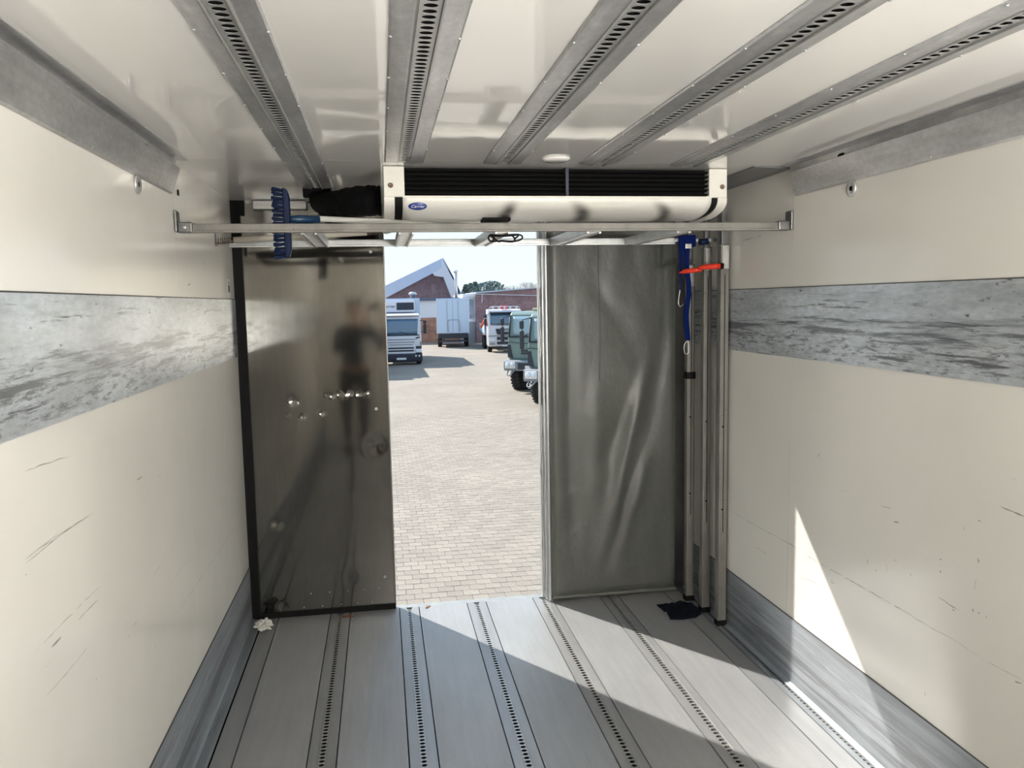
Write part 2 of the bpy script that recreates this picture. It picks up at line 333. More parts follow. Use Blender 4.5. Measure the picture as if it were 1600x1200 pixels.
# scuffs and scratches worn into the wall skins: (y, z) runs with a width
ML = [([(2.162, 0.983), (2.019, 0.983), (1.769, 0.983)], 0.0022), ([(2.148, 0.953), (2.011, 0.954)], 0.003), ([(2.147, 1.18), (1.953, 1.185), (1.758, 1.176)], 0.003), ([(1.929, 1.19), (1.76, 1.186)], 0.0022), ([(3.964, 0.62), (3.443, 0.62), (3.044, 0.625), (2.857, 0.633)], 0.003), ([(3.129, 0.757), (2.918, 0.758), (2.827, 0.751)], 0.002), ([(2.046, 0.866), (1.968, 0.863), (1.807, 0.864)], 0.003), ([(1.902, 0.956), (1.851, 0.955)], 0.006), ([(2.585, 1.182), (2.53, 1.183)], 0.006), ([(2.025, 1.353), (1.857, 1.363), (1.789, 1.366)], 0.003), ([(2.918, 1.064), (2.922, 1.046)], 0.004), ([(3.393, 0.868), (3.386, 0.843)], 0.003), ([(2.89, 0.891), (2.876, 0.857)], 0.003), ([(2.774, 0.874), (2.774, 0.855)], 0.003), ([(2.624, 0.625), (2.576, 0.629)], 0.003), ([(2.093, 0.766), (2.095, 0.759)], 0.005), ([(1.755, 1.156), (1.755, 1.153)], 0.009), ([(2.741, 0.852), (2.64, 0.853)], 0.002), ([(2.44, 0.775), (2.408, 0.774)], 0.003)]
MR = [([(3.77, 0.619), (3.553, 0.616), (3.317, 0.621), (3.126, 0.625), (2.969, 0.618), (2.752, 0.62), (2.561, 0.622), (2.37, 0.624), (2.262, 0.62), (2.172, 0.625), (2.097, 0.623), (2.009, 0.616)], 0.003), ([(1.979, 1.091), (1.932, 1.089), (1.894, 1.085)], 0.006), ([(2.527, 0.956), (2.473, 0.96)], 0.003), ([(2.453, 0.918), (2.424, 0.923)], 0.007), ([(2.938, 1.068), (2.942, 1.052)], 0.006), ([(2.056, 0.916), (2.053, 0.901)], 0.005), ([(2.069, 0.753), (2.066, 0.745)], 0.009), ([(2.044, 0.754), (2.042, 0.749)], 0.008), ([(2.015, 0.752), (2.012, 0.748)], 0.007), ([(2.154, 0.72), (2.144, 0.718)], 0.006), ([(2.216, 0.862), (2.212, 0.859)], 0.008), ([(2.212, 0.824), (2.214, 0.816)], 0.006), ([(2.547, 0.715), (2.544, 0.708)], 0.006), ([(2.599, 0.737), (2.592, 0.72)], 0.003), ([(2.487, 0.754), (2.48, 0.729)], 0.003), ([(2.357, 0.767), (2.354, 0.757)], 0.004), ([(2.217, 0.734), (2.149, 0.728), (2.121, 0.729)], 0.003), ([(2.118, 0.993), (2.117, 0.983)], 0.003), ([(1.896, 0.608), (1.873, 0.613)], 0.008), ([(2.266, 0.391), (2.262, 0.382)], 0.006), ([(3.086, 0.505), (2.949, 0.525), (2.885, 0.525)], 0.002), ([(2.79, 0.459), (2.786, 0.448)], 0.005), ([(3.472, 0.513), (3.365, 0.514)], 0.003), ([(2.061, 0.845), (2.065, 0.817)], 0.003), ([(2.001, 0.619), (1.928, 0.621), (1.866, 0.625)], 0.002)]
MU = [([(3.655, 1.975), (3.52, 1.976)], 0.004), ([(3.496, 1.979), (3.468, 1.979)], 0.008)]

def scratches(X, sg, runs, wall):
    mb = MB(); rn = random.Random(5)
    for pts, wd in runs:
        P = []
        for a, b in zip(pts[:-1], pts[1:]):
            n = max(2, int(math.hypot(a[0]-b[0], a[1]-b[1])/0.02))
            P += [(a[0]+(b[0]-a[0])*k/n, a[1]+(b[1]-a[1])*k/n) for k in range(n)]
        P.append(pts[-1]); n = len(P); vs = []
        dy, dz = P[-1][0]-P[0][0], P[-1][1]-P[0][1]; L = math.hypot(dy, dz) or 1; nx, nz = -dz/L, dy/L
        for k, (y, z) in enumerate(P):
            h = wd*0.5*(0.25+0.9*rn.random())*math.sin(PI*(k+0.35)/(n-0.3))**0.5
            j = rn.uniform(-.0012, .0012)
            vs += [(X+sg*0.0004, y+nx*(j+h), z+nz*(j+h)), (X+sg*0.0004, y+nx*(j-h), z+nz*(j-h))]
        mb.add(vs, [(2*k, 2*k+1, 2*k+3, 2*k+2) for k in range(n-1) if not (n > 12 and rn.random() < 0.07)])
    o = mb.build('scratches', SCRATCH, wall); o['kind'] = 'stuff'
scratches(XL, 1, ML, wl); scratches(XR, -1, MR+MU, wr)
# floor planks (each its own) and perforated tracks
TRK = [-0.275, 0.103, 0.483, 0.863, 1.245]
edges = [-0.605] + sum([[t-0.054, t+0.054] for t in TRK], []) + [1.576]
def plank(x0, x1, name='floor_plank', m=PLANK):
    g = 0.003
    o = MB().box(-(x1-x0)/2+g, (x1-x0)/2-g, BACK, D+0.008, -0.02, 0.0).build(name, m, fl); o.location.x = (x0+x1)/2; return o
plank(-0.690, -0.605, 'edge_plank', TRACKP)
for i in range(0, len(edges)-1, 2): plank(edges[i], edges[i+1])
plank(1.576, 1.668, 'edge_plank', TRACKP)
def track(t, half=0.054):
    hw = 0.013
    mb = MB().box(t-half+0.002, t-hw-0.004, BACK, D+0.008, -0.02, 0).box(t+hw+0.004, t+half-0.002, BACK, D+0.008, -0.02, 0)
    o = mb.build('track_plank', TRACKP, fl)
    MB().box(t-hw-0.0035, t-hw-0.0004, BACK, D, -0.02, -0.001).box(t+hw+0.0004, t+hw+0.004, BACK, D, -0.02, -0.0012).build('track_groove', TRACKP, o)
    perforated(MB(), t, 1.5, D, -0.0005, 2*hw, 0.025, 0.0115, 0.0088, -0.002, 10).build('perforated_strip', ALUL, o)
for t in TRK: track(t)
# slim corner profiles
MB().prism([(XL+0.004, 0), (-0.694, 0), (-0.694, 0.004), (-0.702, 0.006), (-0.735, 0.008), (XL+0.004, 0.02)], 1, BACK, D).build('corner_profile', KICKM, fl)
mb = MB().prism([(1.67, -0.02), (XR-0.004, -0.02), (XR-0.004, 0.012), (1.722, 0.006), (1.712, 0.0), (1.712, -0.008), (1.695, -0.008), (1.695, 0.0), (1.672, 0.0)], 1, BACK, D)
mb.build('corner_profile', KICKM, fl)
perforated(MB(), 1.7035, 1.5, D, -0.004, 0.016, 0.025, 0.006, 0.007, -0.004, 10).build('perforated_strip', DARKALU, fl)
# doorway threshold
struct(MB().prism([(D+0.010, -0.06), (D+0.075, -0.06), (D+0.075, -0.012), (D+0.07, -0.006), (D+0.010, -0.001)], 0, 0.0, 0.95).build('trim_1', GALV), 'pale metal sill across the doorway')
# ------------------------------------------------------------------ doorway: black gasket, steel leaf
g_ = struct(MB().box(XL+0.0008, XL+0.048, D-0.012, D+0.03, 0.0, HC).box(XL+0.048, 0.03, D-0.002, D+0.03, 0.002, 0.034)
            .box(XL+0.048, XL+0.07, D-0.008, D+0.03, 2.17, HC).build('trim_2', RUBBER), 'black rubber seal round the steel door leaf')
door = empty('door_leaf', (-0.33, D, 0), 'polished stainless steel door leaf with dents, left of the doorway', 'door')
dents = [(-0.475, 1.196, .022, .007), (-0.43, 1.108, .012, .004), (-0.33, 1.122, .010, .004), (-0.505, 1.118, .006, .003), (-0.59, .52, .022, .006), (-0.58, .062, .03, .004),
         (-0.27, 1.215, .010, .004), (-0.235, 1.222, .008, .004), (-0.205, 1.21, .009, -.003), (-0.175, 1.224, .010, .004), (-0.13, 1.22, .009, .004), (-0.09, 1.214, .008, -.003), (-0.3, 1.22, .007, .003), (-0.05, 0.93, .05, .002), (-0.2, 0.2, .05, .0015)]
def pan(u, v):
    x = -0.70+u*0.724; z = 0.034+v*(2.235-0.034); d = 0
    for (a, b, r, k) in dents:
        q = ((x-a)**2+(z-b)**2)/(r*r)
        if q < 9: d += k*math.exp(-q)
    d += 0.0035*noise.noise(Vector((x*1.6, z*0.9, 3.1)))
    return (x+0.33, d+0.003, z)
MB().grid(110, 330, pan).build('steel_sheet', STEEL, door, True)
MB().box(-0.37, 0.357, 0.012, 0.045, 0.034, 2.235).build('door_core', DARKALU, door)
MB().box(0.354, 0.362, -0.002, 0.045, 0.03, 2.235).build('edge_strip', DARKALU, door, bevel=0.002)
scr = MB().lathe([(0.009, 0), (0.009, -0.003), (0.006, -0.0055), (0.003, -0.003), (0.001, -0.003)], (0, 0, 0), 1, 14).mesh('screw', GALV, True)
for (x, z) in ((0.29, 1.135), (0.305, 0.19), (0.29, 1.98)): put(scr, 'screw', door, (x, 0.0, z))
srv = MB().lathe([(0.0035, 0.004), (0.0035, -0.001), (0.001, -0.002)], (0, 0, 0), 1, 8).mesh('rivet', GALV, True)
for x in (-0.1, 0.0, 0.1, 0.19, 0.27): put(srv, 'rivet', door, (x, 0.0, 0.125)); put(srv, 'rivet', door, (x-0.04, 0.0, 0.05))
tag(MB().prism([(-0.63, 2.2), (-0.36, 2.2), (-0.36, 2.245), (-0.63, 2.245)], 1, D-0.03, D-0.003).build('door_track', ALUL, bevel=0.004),
    'pale square tube above the steel door leaf under the ceiling', 'rail')
# ------------------------------------------------------------------ folded grey curtain wall
cur = empty('insulated_curtain', (1.28, 4.29, 0), 'grey quilted vinyl partition standing to the right of the doorway', 'curtain')
def seg_d(px, py, ax, ay, bx, by):
    t = max(0, min(1, ((px-ax)*(bx-ax)+(py-ay)*(by-ay))/((bx-ax)**2+(by-ay)**2)))
    return math.hypot(px-ax-t*(bx-ax), py-ay-t*(by-ay))
FOLDS = [(0.60, 1.35, 0.30, 0.30, 0.05, -.020), (0.70, 1.55, 0.52, 0.75, 0.07, .014), (0.30, 1.25, 0.22, 0.45, 0.07, -.012), (0.42, 1.1, 0.30, 0.75, 0.05, .010),
         (0.60, 0.85, 0.36, 0.15, 0.05, -.012), (0.10, 1.7, 0.13, 0.2, 0.045, .012), (0.48, 0.75, 0.34, 0.2, 0.03, .009), (0.62, 2.2, 0.68, 1.2, 0.06, .007), (0.2, 1.9, 0.5, 1.4, 0.06, .004), (0.03, 0.60, 0.16, 0.64, 0.02, -.004), (0.03, 0.34, 0.2, 0.42, 0.02, -.004)]
def cfn(u, v):
    x = u*0.75; z = 0.03+v*2.18; d = 0
    for (ax, az, bx, bz, w_, k) in FOLDS:
        L = math.hypot(bx-ax, bz-az); t = ((x-ax)*(bx-ax)+(z-az)*(bz-az))/(L*L)
        if -0.6 < t < 1.6:
            q = ((x-ax)*(bz-az)-(z-az)*(bx-ax))/L + 0.03*noise.noise(Vector((t*2.2, w_*90, k*300)))
            tp = math.exp(-((t-0.5)/0.48)**4); ww = w_*(0.8+0.6*abs(t-0.4))
            d += k*tp*math.exp(-(q/ww)**2)
    env = math.sin(PI*u)**0.5 if 0 < u < 1 else 0
    d *= env*1.25
    d += 0.010*noise.noise(Vector((x*2.6, z*1.3, 0)))*env + 0.0035*noise.noise(Vector((x*9, z*3.5, 4)))
    e_ = min(u, 1-u)*0.75
    d += 0.018*math.exp(-(e_/0.018)**2) + 0.012*math.exp(-((z-0.03)/0.02)**2)
    return (x-0.375, d-0.02+0.05*u, z)
MB().grid(110, 260, cfn).build('vinyl_face', VINYL, cur, True)
MB().box(-0.37, 0.37, 0.055, 0.095, 0.02, 2.2).build('panel_core', TGREY, cur)
MB().box(-0.372, 0.37, 0.0, 0.06, 0.008, 0.032).build('bottom_hem', VINYL, cur, bevel=0.008)
mb = MB().tube([(-0.375+0.29+0.003*math.sin(z*9), cfn(0.39, (z-0.03)/2.18)[1]-0.0005, z) for z in [1.25+0.03*i for i in range(31)]], 0.0022, 6)
mb.build('stitched_seam', SEAL, cur, True)
mb = MB()
for (x, y, w_) in ((-0.388, 0.02, 0.012), (-0.402, 0.05, 0.012), (-0.416, 0.078, 0.010)): mb.box(x, x+w_, y-0.02, y+0.02, 0.004, 2.2)
mb.build('edge_profile', GALV, cur, bevel=0.003)
MB().tube([(-0.41+0.004*math.sin(z*13+1)+0.003*math.sin(z*31), 0.055, z) for z in [0.05+0.03*i for i in range(71)]], [0.004+0.002*math.sin(i*1.7) for i in range(71)], 6).build('edge_seal', ALUL, cur, True)
# ------------------------------------------------------------------ ceiling rails
def ceiling_rail(x, y1, label, first=None):
    r = empty('ceiling_rail', (x, BACK, HC), label, 'rail', 'perforated rails across the ceiling')
    L = y1-BACK
    for s_ in (-1, 1):
        f = MB().prism([(s_*0.075, 0), (s_*0.075, -0.003), (s_*0.070, -0.006), (s_*0.030, -0.010), (s_*0.026, -0.010), (s_*0.026, 0)], 1, 0, L).build('flange', ALU, r)
        g = MB().prism([(s_*0.026, -0.001), (s_*0.026, -0.013), (s_*0.0225, -0.014), (s_*0.0215, -0.001)], 1, 0, L).build('inner_lip', ALUL, f)
        k = 0
        while 0.15+k*0.30 < L:
            put(rivet_me, 'rivet', r, (s_*0.071, 0.15+k*0.30, -0.0055)); k += 1
    MB().box(-0.0215, 0.0215, 0, L, -0.0012, 0.0).build('channel_back', BLACK, r)
    perforated(MB(), 0, 2.2, L, -0.0085, 0.042, 0.030, 0.0140, 0.0112, 0.0012, 14).build('perforated_strip', ALUL, r)
    return r
RL = [(-0.270, 3.86, 'perforated aluminium ceiling rail whose end meets the black duct'),
      (0.110, 3.17, 'perforated aluminium ceiling rail above the doorway, ending at the left cap of the white unit'),
      (0.493, 3.17, 'perforated aluminium ceiling rail ending just left of the round ceiling patch'),
      (0.878, 3.17, 'perforated aluminium ceiling rail ending just right of the round ceiling patch'),
      (1.262, 3.17, 'rightmost perforated aluminium ceiling rail, nearest the right wall')]
for (x, y1, lb) in RL: ceiling_rail(x, y1, lb)
tag(MB().lathe([(0.055, 0), (0.055, -0.004), (0.045, -0.010), (0.02, -0.012), (0.001, -0.012)], (0.69, 3.08, HC), 2, 24).build('ceiling_patch', CEIL, None, True),
    'flat round cream cap on the ceiling between two rails', 'cap')
# ceiling / wall corner profiles
def cornice(X, sg, label):
    r = empty('corner_profile', (X, BACK, 2.12), label, 'profile')
    yE = 3.15-BACK
    P = lambda pts: [(sg*a, b-2.12) for a, b in pts]
    MB().prism(P([(0.001, HC-0.0005), (0.068, HC-0.0005), (0.068, HC-0.004), (0.022, HC-0.007), (0.018, 2.212), (0.001, 2.205)]), 1, 0, yE+0.02).build('ceiling_flange', ALU, r)
    MB().prism(P([(0.001, 2.150), (0.022, 2.170), (0.036, 2.214), (0.041, 2.212), (0.026, 2.165), (0.012, 2.122), (0.001, 2.118)]), 1, 0, yE).build('wall_flange', ALU, r)
    MB().lathe([(0.016, 0), (0.016, 0.03), (0.010, 0.034)], (sg*0.012, 2.78-BACK, 0.095), 1, 14).build('end_plug', RUBBER, r, True)
    for k in range(5): put(rivet_me, 'rivet', r, (sg*0.015, 1.6+k*0.62, 0.008), (0, sg*PI/2, 0))
    return r
cornice(XL, 1, 'folded aluminium profile along the top of the left wall')
cornice(XR, -1, 'folded aluminium profile along the top of the right wall')
tag(MB().prism([(1.565, HC-0.0005), (XR-0.001, HC-0.0005), (XR-0.001, HC-0.012), (1.70, HC-0.008), (1.565, HC-0.004)], 1, 3.20, D-0.02).build('corner_sheet', DARKALU),
    'dark metal sheet in the ceiling corner right of the white cooling unit', 'sheet')
def washer(X, sg, y, z, label):
    r = empty('wall_eyelet', (X, y, z), label, 'fitting')
    MB().lathe([(0.030, 0.0005), (0.030, sg*0.006), (0.027, sg*0.009), (0.013, sg*0.009), (0.010, sg*0.004)], (0, 0, 0), 0, 24).build('washer_ring', ALU, r, True)
    MB().lathe([(0.009, sg*0.0035), (0.009, sg*0.0075), (0.003, sg*0.0078)], (0, 0, 0), 0, 12).build('bolt', BLACK, r)
washer(XL, 1, 2.731, 2.092, 'round metal eyelet under the profile on the left wall')
washer(XR, -1, 2.751, 2.093, 'round metal eyelet under the profile on the right wall')
tag(MB().box(XL+0.0006, XL+0.004, 3.255, 3.275, 2.128, 2.15).build('wall_plug', RUBBER, bevel=0.001), 'small square black plug on the left wall above the bracket', 'plug')
st = tag(MB().box(XL+0.0006, XL+0.002, 4.17, 4.245, 1.748, 1.84).build('sticker', STICK), 'small white sticker with a black symbol beside the black seal', 'sticker')
MB().box(XL+0.002, XL+0.0024, 4.185, 4.23, 1.775, 1.81).box(XL+0.002, XL+0.0024, 4.2, 4.215, 1.815, 1.828).build('printed_symbol', INK, st)
# ------------------------------------------------------------------ load rack under the cooling unit: two bars, five slotted rungs
rack = empty('load_rack', (0.49, 3.57, 1.985), 'aluminium rack of two long cross bars and five slotted rungs', 'rack')
oy, oz, ox = 3.57, 1.985, 0.49
def lb(x0, x1, y0, y1, z0, z1): return (x0-ox, x1-ox, y0-oy, y1-oy, z0-oz, z1-oz)
f1 = MB().box(*lb(XL+0.03, XR-0.03, 3.185, 3.213, 1.988, 2.014)).build('front_bar', POSTM, rack, bevel=0.003)
MB().box(*lb(XL+0.03, XR-0.03, 3.181, 3.213, 1.981, 1.988)).build('lower_lip', POSTM, f1)
f2 = MB().box(*lb(XL+0.06, 1.5, 3.94, 3.965, 1.985, 2.012)).build('rear_bar', GALV, rack, bevel=0.003)
MB().box(*lb(XL+0.06, 1.5, 3.936, 3.965, 1.979, 1.985)).build('lower_lip', ALUL, f2)
MB().box(*lb(1.5, XR-0.001, 3.942, 3.962, 1.99, 2.008)).build('end_tube', GALV, rack, bevel=0.003)
for x in (-0.262, 0.112, 0.497, 0.876, 1.262):
    rg = MB().box(*lb(x-0.030, x-0.022, 3.214, 3.937, 1.974, 2.012)).box(*lb(x+0.022, x+0.030, 3.214, 3.937, 1.974, 2.012)).build('rung', ALUL, rack)
    mb = MB(); y = 3.214
    while y < 3.91:
        mb.box(*lb(x-0.022, x+0.022, y, y+0.018, 1.980, 1.984)); y += 0.030
    mb.build('slotted_web', ALUL, rg)
    MB().box(*lb(x-0.022, x+0.022, 3.214, 3.937, 2.006, 2.010)).build('web_back', DARKALU, rg)
for sg, X in ((1, XL), (-1, XR)):
    a, b = sorted((X+sg*0.001, X+sg*0.012))
    br = MB().box(*lb(a, b, 3.172, 3.225, 1.982, 2.062)).build('bracket', DARKALU, rack, bevel=0.004)
    a, b = sorted((X+sg*0.012, X+sg*0.065))
    MB().box(*lb(a, b, 3.177, 3.219, 1.980, 2.020)).build('socket', DARKALU, br, bevel=0.006)
    if sg == 1:
        MB().lathe([(0.007, 0), (0.007, -0.004), (0.003, -0.006)], (X+0.038-ox, 3.177-oy, 2.0-oz), 1, 10).build('bolt', GALV, br)
        MB().box(*lb(X+0.001, X+0.012, 3.935, 3.965, 1.985, 2.055)).build('bracket', DARKALU, rack, bevel=0.003)
# loose telescopic pole with springs, lying on the rack behind
pole = empty('spring_pole', (-0.35, 3.912, 2.004), 'rust stained pale pole with a spring at each end on the rack', 'pole')
MB().tube([(-0.31, 0, 0.006), (0.30, 0, 0.038)], 0.014, 12).build('tube', POLEM, pole, True)
def coil(a, b, r, turns, wire, steps=10):
    a, b = Vector(a), Vector(b); ax = (b-a); n = turns*steps; pts = []
    d = ax.normalized(); p = d.cross(Vector((0, 0, 1))).normalized(); q = d.cross(p)
    for i in range(n+1):
        t = 2*PI*i/steps; pts.append(a+ax*(i/n)+p*r*math.cos(t)+q*r*math.sin(t))
    return MB().tube(pts, wire, 5)
coil((-0.385, 0, 0.0), (-0.31, 0, 0.006), 0.013, 8, 0.0022).build('spring', SPRING, pole, True)
coil((0.30, 0, 0.038), (0.375, 0, 0.041), 0.012, 9, 0.0022).build('spring', SPRING, pole, True)
MB().tube([(0.375, 0, 0.041), (0.395, 0, 0.042), (0.42, 0, 0.043)], [0.009, 0.012, 0.004], 10).build('end_knob', LOGOW, pole, True)
# cable looped on the middle rung
mb = MB(); pts = []
for i in range(90):
    t = i/89*2*PI*2.7; rr = 0.045+0.018*math.sin(t*1.3)
    pts.append((rr*1.15*math.cos(t)+0.012*math.sin(t*2.1), 0.02*math.sin(t*0.7), 0.018*math.sin(t)+0.006*math.sin(3*t)))
tag(MB().tube([(p[0]+0.50, p[1]+3.24, 1.958+p[2]*0.8) for p in pts], 0.0035, 6).build('cable', RUBBER, None, True), 'thin black cable coiled round the middle rack rung', 'cable')
# broom
br = empty('broom', (-0.37, 3.245, 2.03), 'blue push broom lying over the rack with its head hanging down', 'broom')
MB().prism([(0.012, -0.145), (0.030, -0.140), (0.038, -0.11), (0.038, 0.09), (0.030, 0.118), (0.012, 0.125)], 1, -0.022, 0.022).build('head_block', BLUE, br, bevel=0.006)
mb = MB()
for i in range(17):
    for j in range(4):
        z = -0.136+i*0.0157; y = -0.018+j*0.012; sp = (i-8)*0.0006; ln = 0.038+0.004*math.sin(i*2.3+j)
        mb.tube([(0.012, y, z), (0.012-ln, y*1.25, z+sp+random.uniform(-.003, .003))], [0.0045, 0.0065], 6)
mb.build('bristles', BLUE, br)
for a in (0.0,): MB().tube([(0.036, 0, 0.005), (0.06, 0.005, 0.006), (0.145, 0.035, 0.008)], [0.012, 0.017, 0.015], 14).build('handle_socket', BLUEL, br, True)
MB().tube([(0.145, 0.035, 0.011), (1.05, 0.40, 0.004)], 0.0115, 12).build('handle', HANDLE, br, True)
# ------------------------------------------------------------------ evaporator unit
ux0, ux1, uy, ub = 0.03, 1.478, 3.27, 3.60
un = empty('cooling_unit', (0.75, uy, HC), 'slim white ceiling cooling unit with black slatted grille', 'cooling unit')
def U(p): return (p[0]-0.75, p[1]-uy, p[2]-HC)
def prof(k, n=12, off=0.0):
    """front-to-back curve of the underside: quarter ellipse from the face down and back"""
    return [(0.0+off+(0.24-off)*(1-math.cos(i/n*PI/2))**1.3, -0.122-(0.073-off)*math.sin(i/n*PI/2)) for i in range(n+1)]
def cap(x0, x1, xs0, xs1):
    c_ = MB().prism([(0.0, -0.001), (0.0, -0.122), (0.33, -0.122), (0.33, -0.001)], 0, x0-0.75, x1-0.75).build('end_cap', WHITE, un, bevel=0.004)
    MB().prism(prof(0)+[(0.33, -0.197), (0.33, -0.1225), (0.0, -0.1225)][:3], 0, xs0-0.75, xs1-0.75).build('curved_foot', WHITE, c_, bevel=0.003)
cap(ux0, 0.113, ux0, 0.072); cap(1.397, ux1, 1.436, ux1)
MB().box(0.113-0.75, 1.397-0.75, 0.05, 0.33, -0.122, -0.001).build('inner_housing', BLACK, un)
# grille slats
for i in range(6):
    z = -0.012-i*0.0185
    MB().prism([(0.006, z), (0.030, z-0.006), (0.030, z-0.009), (0.006, z-0.004)], 0, 0.114-0.75, 1.396-0.75).build('grille_slat', FIN, un)
MB().box(0.772-0.75, 0.786-0.75, 0.0, 0.05, -0.122, -0.001).build('grille_divider', TDARK, un, bevel=0.002)
# curved white fan shroud sweeping down and back
SX0, SX1 = 0.104, 1.408
sh = MB().grid(60, 16, lambda u, v: (SX0+(SX1-SX0)*u-0.75, 0.002+0.238*(1-math.cos(v*PI/2))**1.3, -0.120-0.075*math.sin(v*PI/2))).build('fan_shroud', WHITE, un, True, solid=0.004)
MB().box(SX0-0.75, SX1-0.75, -0.002, 0.010, -0.124, -0.117).build('shroud_lip', WHITE, sh)
for (a, b) in ((0.072, 0.104), (1.408, 1.436)):
    MB().prism(prof(0, 12, 0.006)+[(0.33, -0.191), (0.33, -0.1225), (0.006, -0.1225)], 0, a-0.75, b-0.75).build('gasket', RUBBER, un)
MB().box(0.44-0.75, 0.56-0.75, 0.12, 0.20, -0.205, -0.190).build('drain_block', RUBBER, un, bevel=0.003)
scw = MB().lathe([(0.010, 0), (0.010, -0.004), (0.007, -0.006), (0.003, -0.003), (0.001, -0.003)], (0, 0, 0), 1, 14).mesh('screw', SPRING, True)
put(scw, 'screw', un, (0.058-0.75, -0.001, -0.077)); put(scw, 'screw', un, (1.455-0.75, -0.001, -0.077))
# badge: blue oval with the maker's name, standing on the curve of the shroud
bd = MB().lathe([(1, 0.0), (1, -0.2), (0.94, -0.3)], (0, 0, 0), 1, 36).mesh('badge', LOGO, True)
b_ = put(bd, 'badge', un, (0.163-0.75, 0.014, -0.156), (math.radians(32), 0, 0), (0.037, 0.016, 0.0165))
rim = MB().lathe([(1, 0.0), (1, -0.2), (0.93, -0.25)], (0, 0, 0), 1, 36).mesh('badge_rim', LOGOW, True)
tx = text_mesh('lettering', 'Carrier', LOGOW, 0.0185, 0.35)
put(tx, 'lettering', un, (0.163-0.75, 0.0095, -0.1588), (math.radians(90+32), 0, 0))
# dark dust streaks blown on the shroud are in its own material
def dusty():
    m = mat('dusty_unit_white', (0.78, 0.765, 0.71), 0.35); n = m.node_tree.nodes; l = m.node_tree.links
    t = n.new('ShaderNodeTexCoord'); sp = n.new('ShaderNodeSeparateXYZ'); l.new(t.outputs['Object'], sp.inputs[0])
    ns = n.new('ShaderNodeTexNoise'); ns.inputs['Scale'].default_value = 9; l.new(t.outputs['Object'], ns.inputs['Vector'])
    acc = None
    for (x0, sl, w_) in ((-0.215, 0.30, 0.030), (0.11, -1.1, 0.035), (0.475, -1.3, 0.032)):
        a = n.new('ShaderNodeMath'); a.operation = 'MULTIPLY_ADD'; l.new(sp.outputs['Z'], a.inputs[0]); a.inputs[1].default_value = sl; a.inputs[2].default_value = x0+sl*0.17-sl*0.0
        a.inputs[1].default_value = -sl; a.inputs[2].default_value = -x0-sl*0.18
        b = n.new('ShaderNodeMath'); b.operation = 'ADD'; l.new(sp.outputs['X'], b.inputs[0]); l.new(a.outputs[0], b.inputs[1])
        c = n.new('ShaderNodeMath'); c.operation = 'ABSOLUTE'; l.new(b.outputs[0], c.inputs[0])
        d = n.new('ShaderNodeMapRange'); d.interpolation_type = 'SMOOTHSTEP'; d.inputs[1].default_value = 0.0; d.inputs[2].default_value = w_*1.6; d.inputs[3].default_value = 0.95; d.inputs[4].default_value = 0.0
        l.new(c.outputs[0], d.inputs[0])
        if acc is None: acc = d.outputs[0]
        else:
            q = n.new('ShaderNodeMath'); q.operation = 'MAXIMUM'; l.new(acc, q.inputs[0]); l.new(d.outputs[0], q.inputs[1]); acc = q.outputs[0]
    zz = n.new('ShaderNodeMapRange'); zz.interpolation_type = 'SMOOTHSTEP'; zz.inputs[1].default_value = -0.13; zz.inputs[2].default_value = -0.18; zz.inputs[3].default_value = 0.15; zz.inputs[4].default_value = 1.0
    l.new(sp.outputs['Z'], zz.inputs[0])
    q = n.new('ShaderNodeMath'); q.operation = 'MULTIPLY'; l.new(acc, q.inputs[0]); l.new(zz.outputs[0], q.inputs[1])
    mr = n.new('ShaderNodeMapRange'); mr.inputs[1].default_value = 0.25; mr.inputs[2].default_value = 0.75; mr.inputs[3].default_value = 0.75; mr.inputs[4].default_value = 1.2; l.new(ns.outputs[0], mr.inputs[0])
    q2 = n.new('ShaderNodeMath'); q2.operation = 'MULTIPLY'; q2.use_clamp = True; l.new(q.outputs[0], q2.inputs[0]); l.new(mr.outputs[0], q2.inputs[1])
    mx = n.new('ShaderNodeMix'); mx.data_type = 'RGBA'; mx.inputs[6].default_value = (0.78, 0.765, 0.71, 1); mx.inputs[7].default_value = (0.055, 0.05, 0.045, 1)
    l.new(q2.outputs[0], mx.inputs[0]); l.new(mx.outputs[2], n['Principled BSDF'].inputs['Base Color'])
    return m
sh.data.materials[0] = dusty()
# black duct from the end of the left rail to the unit
dp = [(-0.27, 3.86, 2.19), (-0.25, 3.80, 2.165), (-0.20, 3.72, 2.15), (-0.12, 3.62, 2.145), (-0.05, 3.53, 2.142), (0.018, 3.52, 2.142)]
def spline(P, n):
    out = []; P = [Vector(p) for p in P]
    for i in range(len(P)-1):
        p0, p1, p2, p3 = P[max(i-1, 0)], P[i], P[i+1], P[min(i+2, len(P)-1)]
        for k in range(n):
            t = k/n; out.append(0.5*((2*p1)+(p2-p0)*t+(2*p0-5*p1+4*p2-p3)*t*t+(3*p1-p0-3*p2+p3)*t**3))
    out.append(P[-1]); return out
sp_ = spline(dp, 10)
du = tag(MB().tube(sp_, [(0.036+0.028*min(1, i/30))*(1+0.03*math.sin(i*2.1)+0.03*math.sin(i*0.9)) for i in range(len(sp_))], 18).build('air_duct', HOSE, None, True),
         'black flexible air duct between the left ceiling rail and white unit', 'duct')
MB().box(-0.335, -0.205, 3.862, 3.90, 2.20, HC-0.001).build('duct_collar', HOSE, du, bevel=0.006)
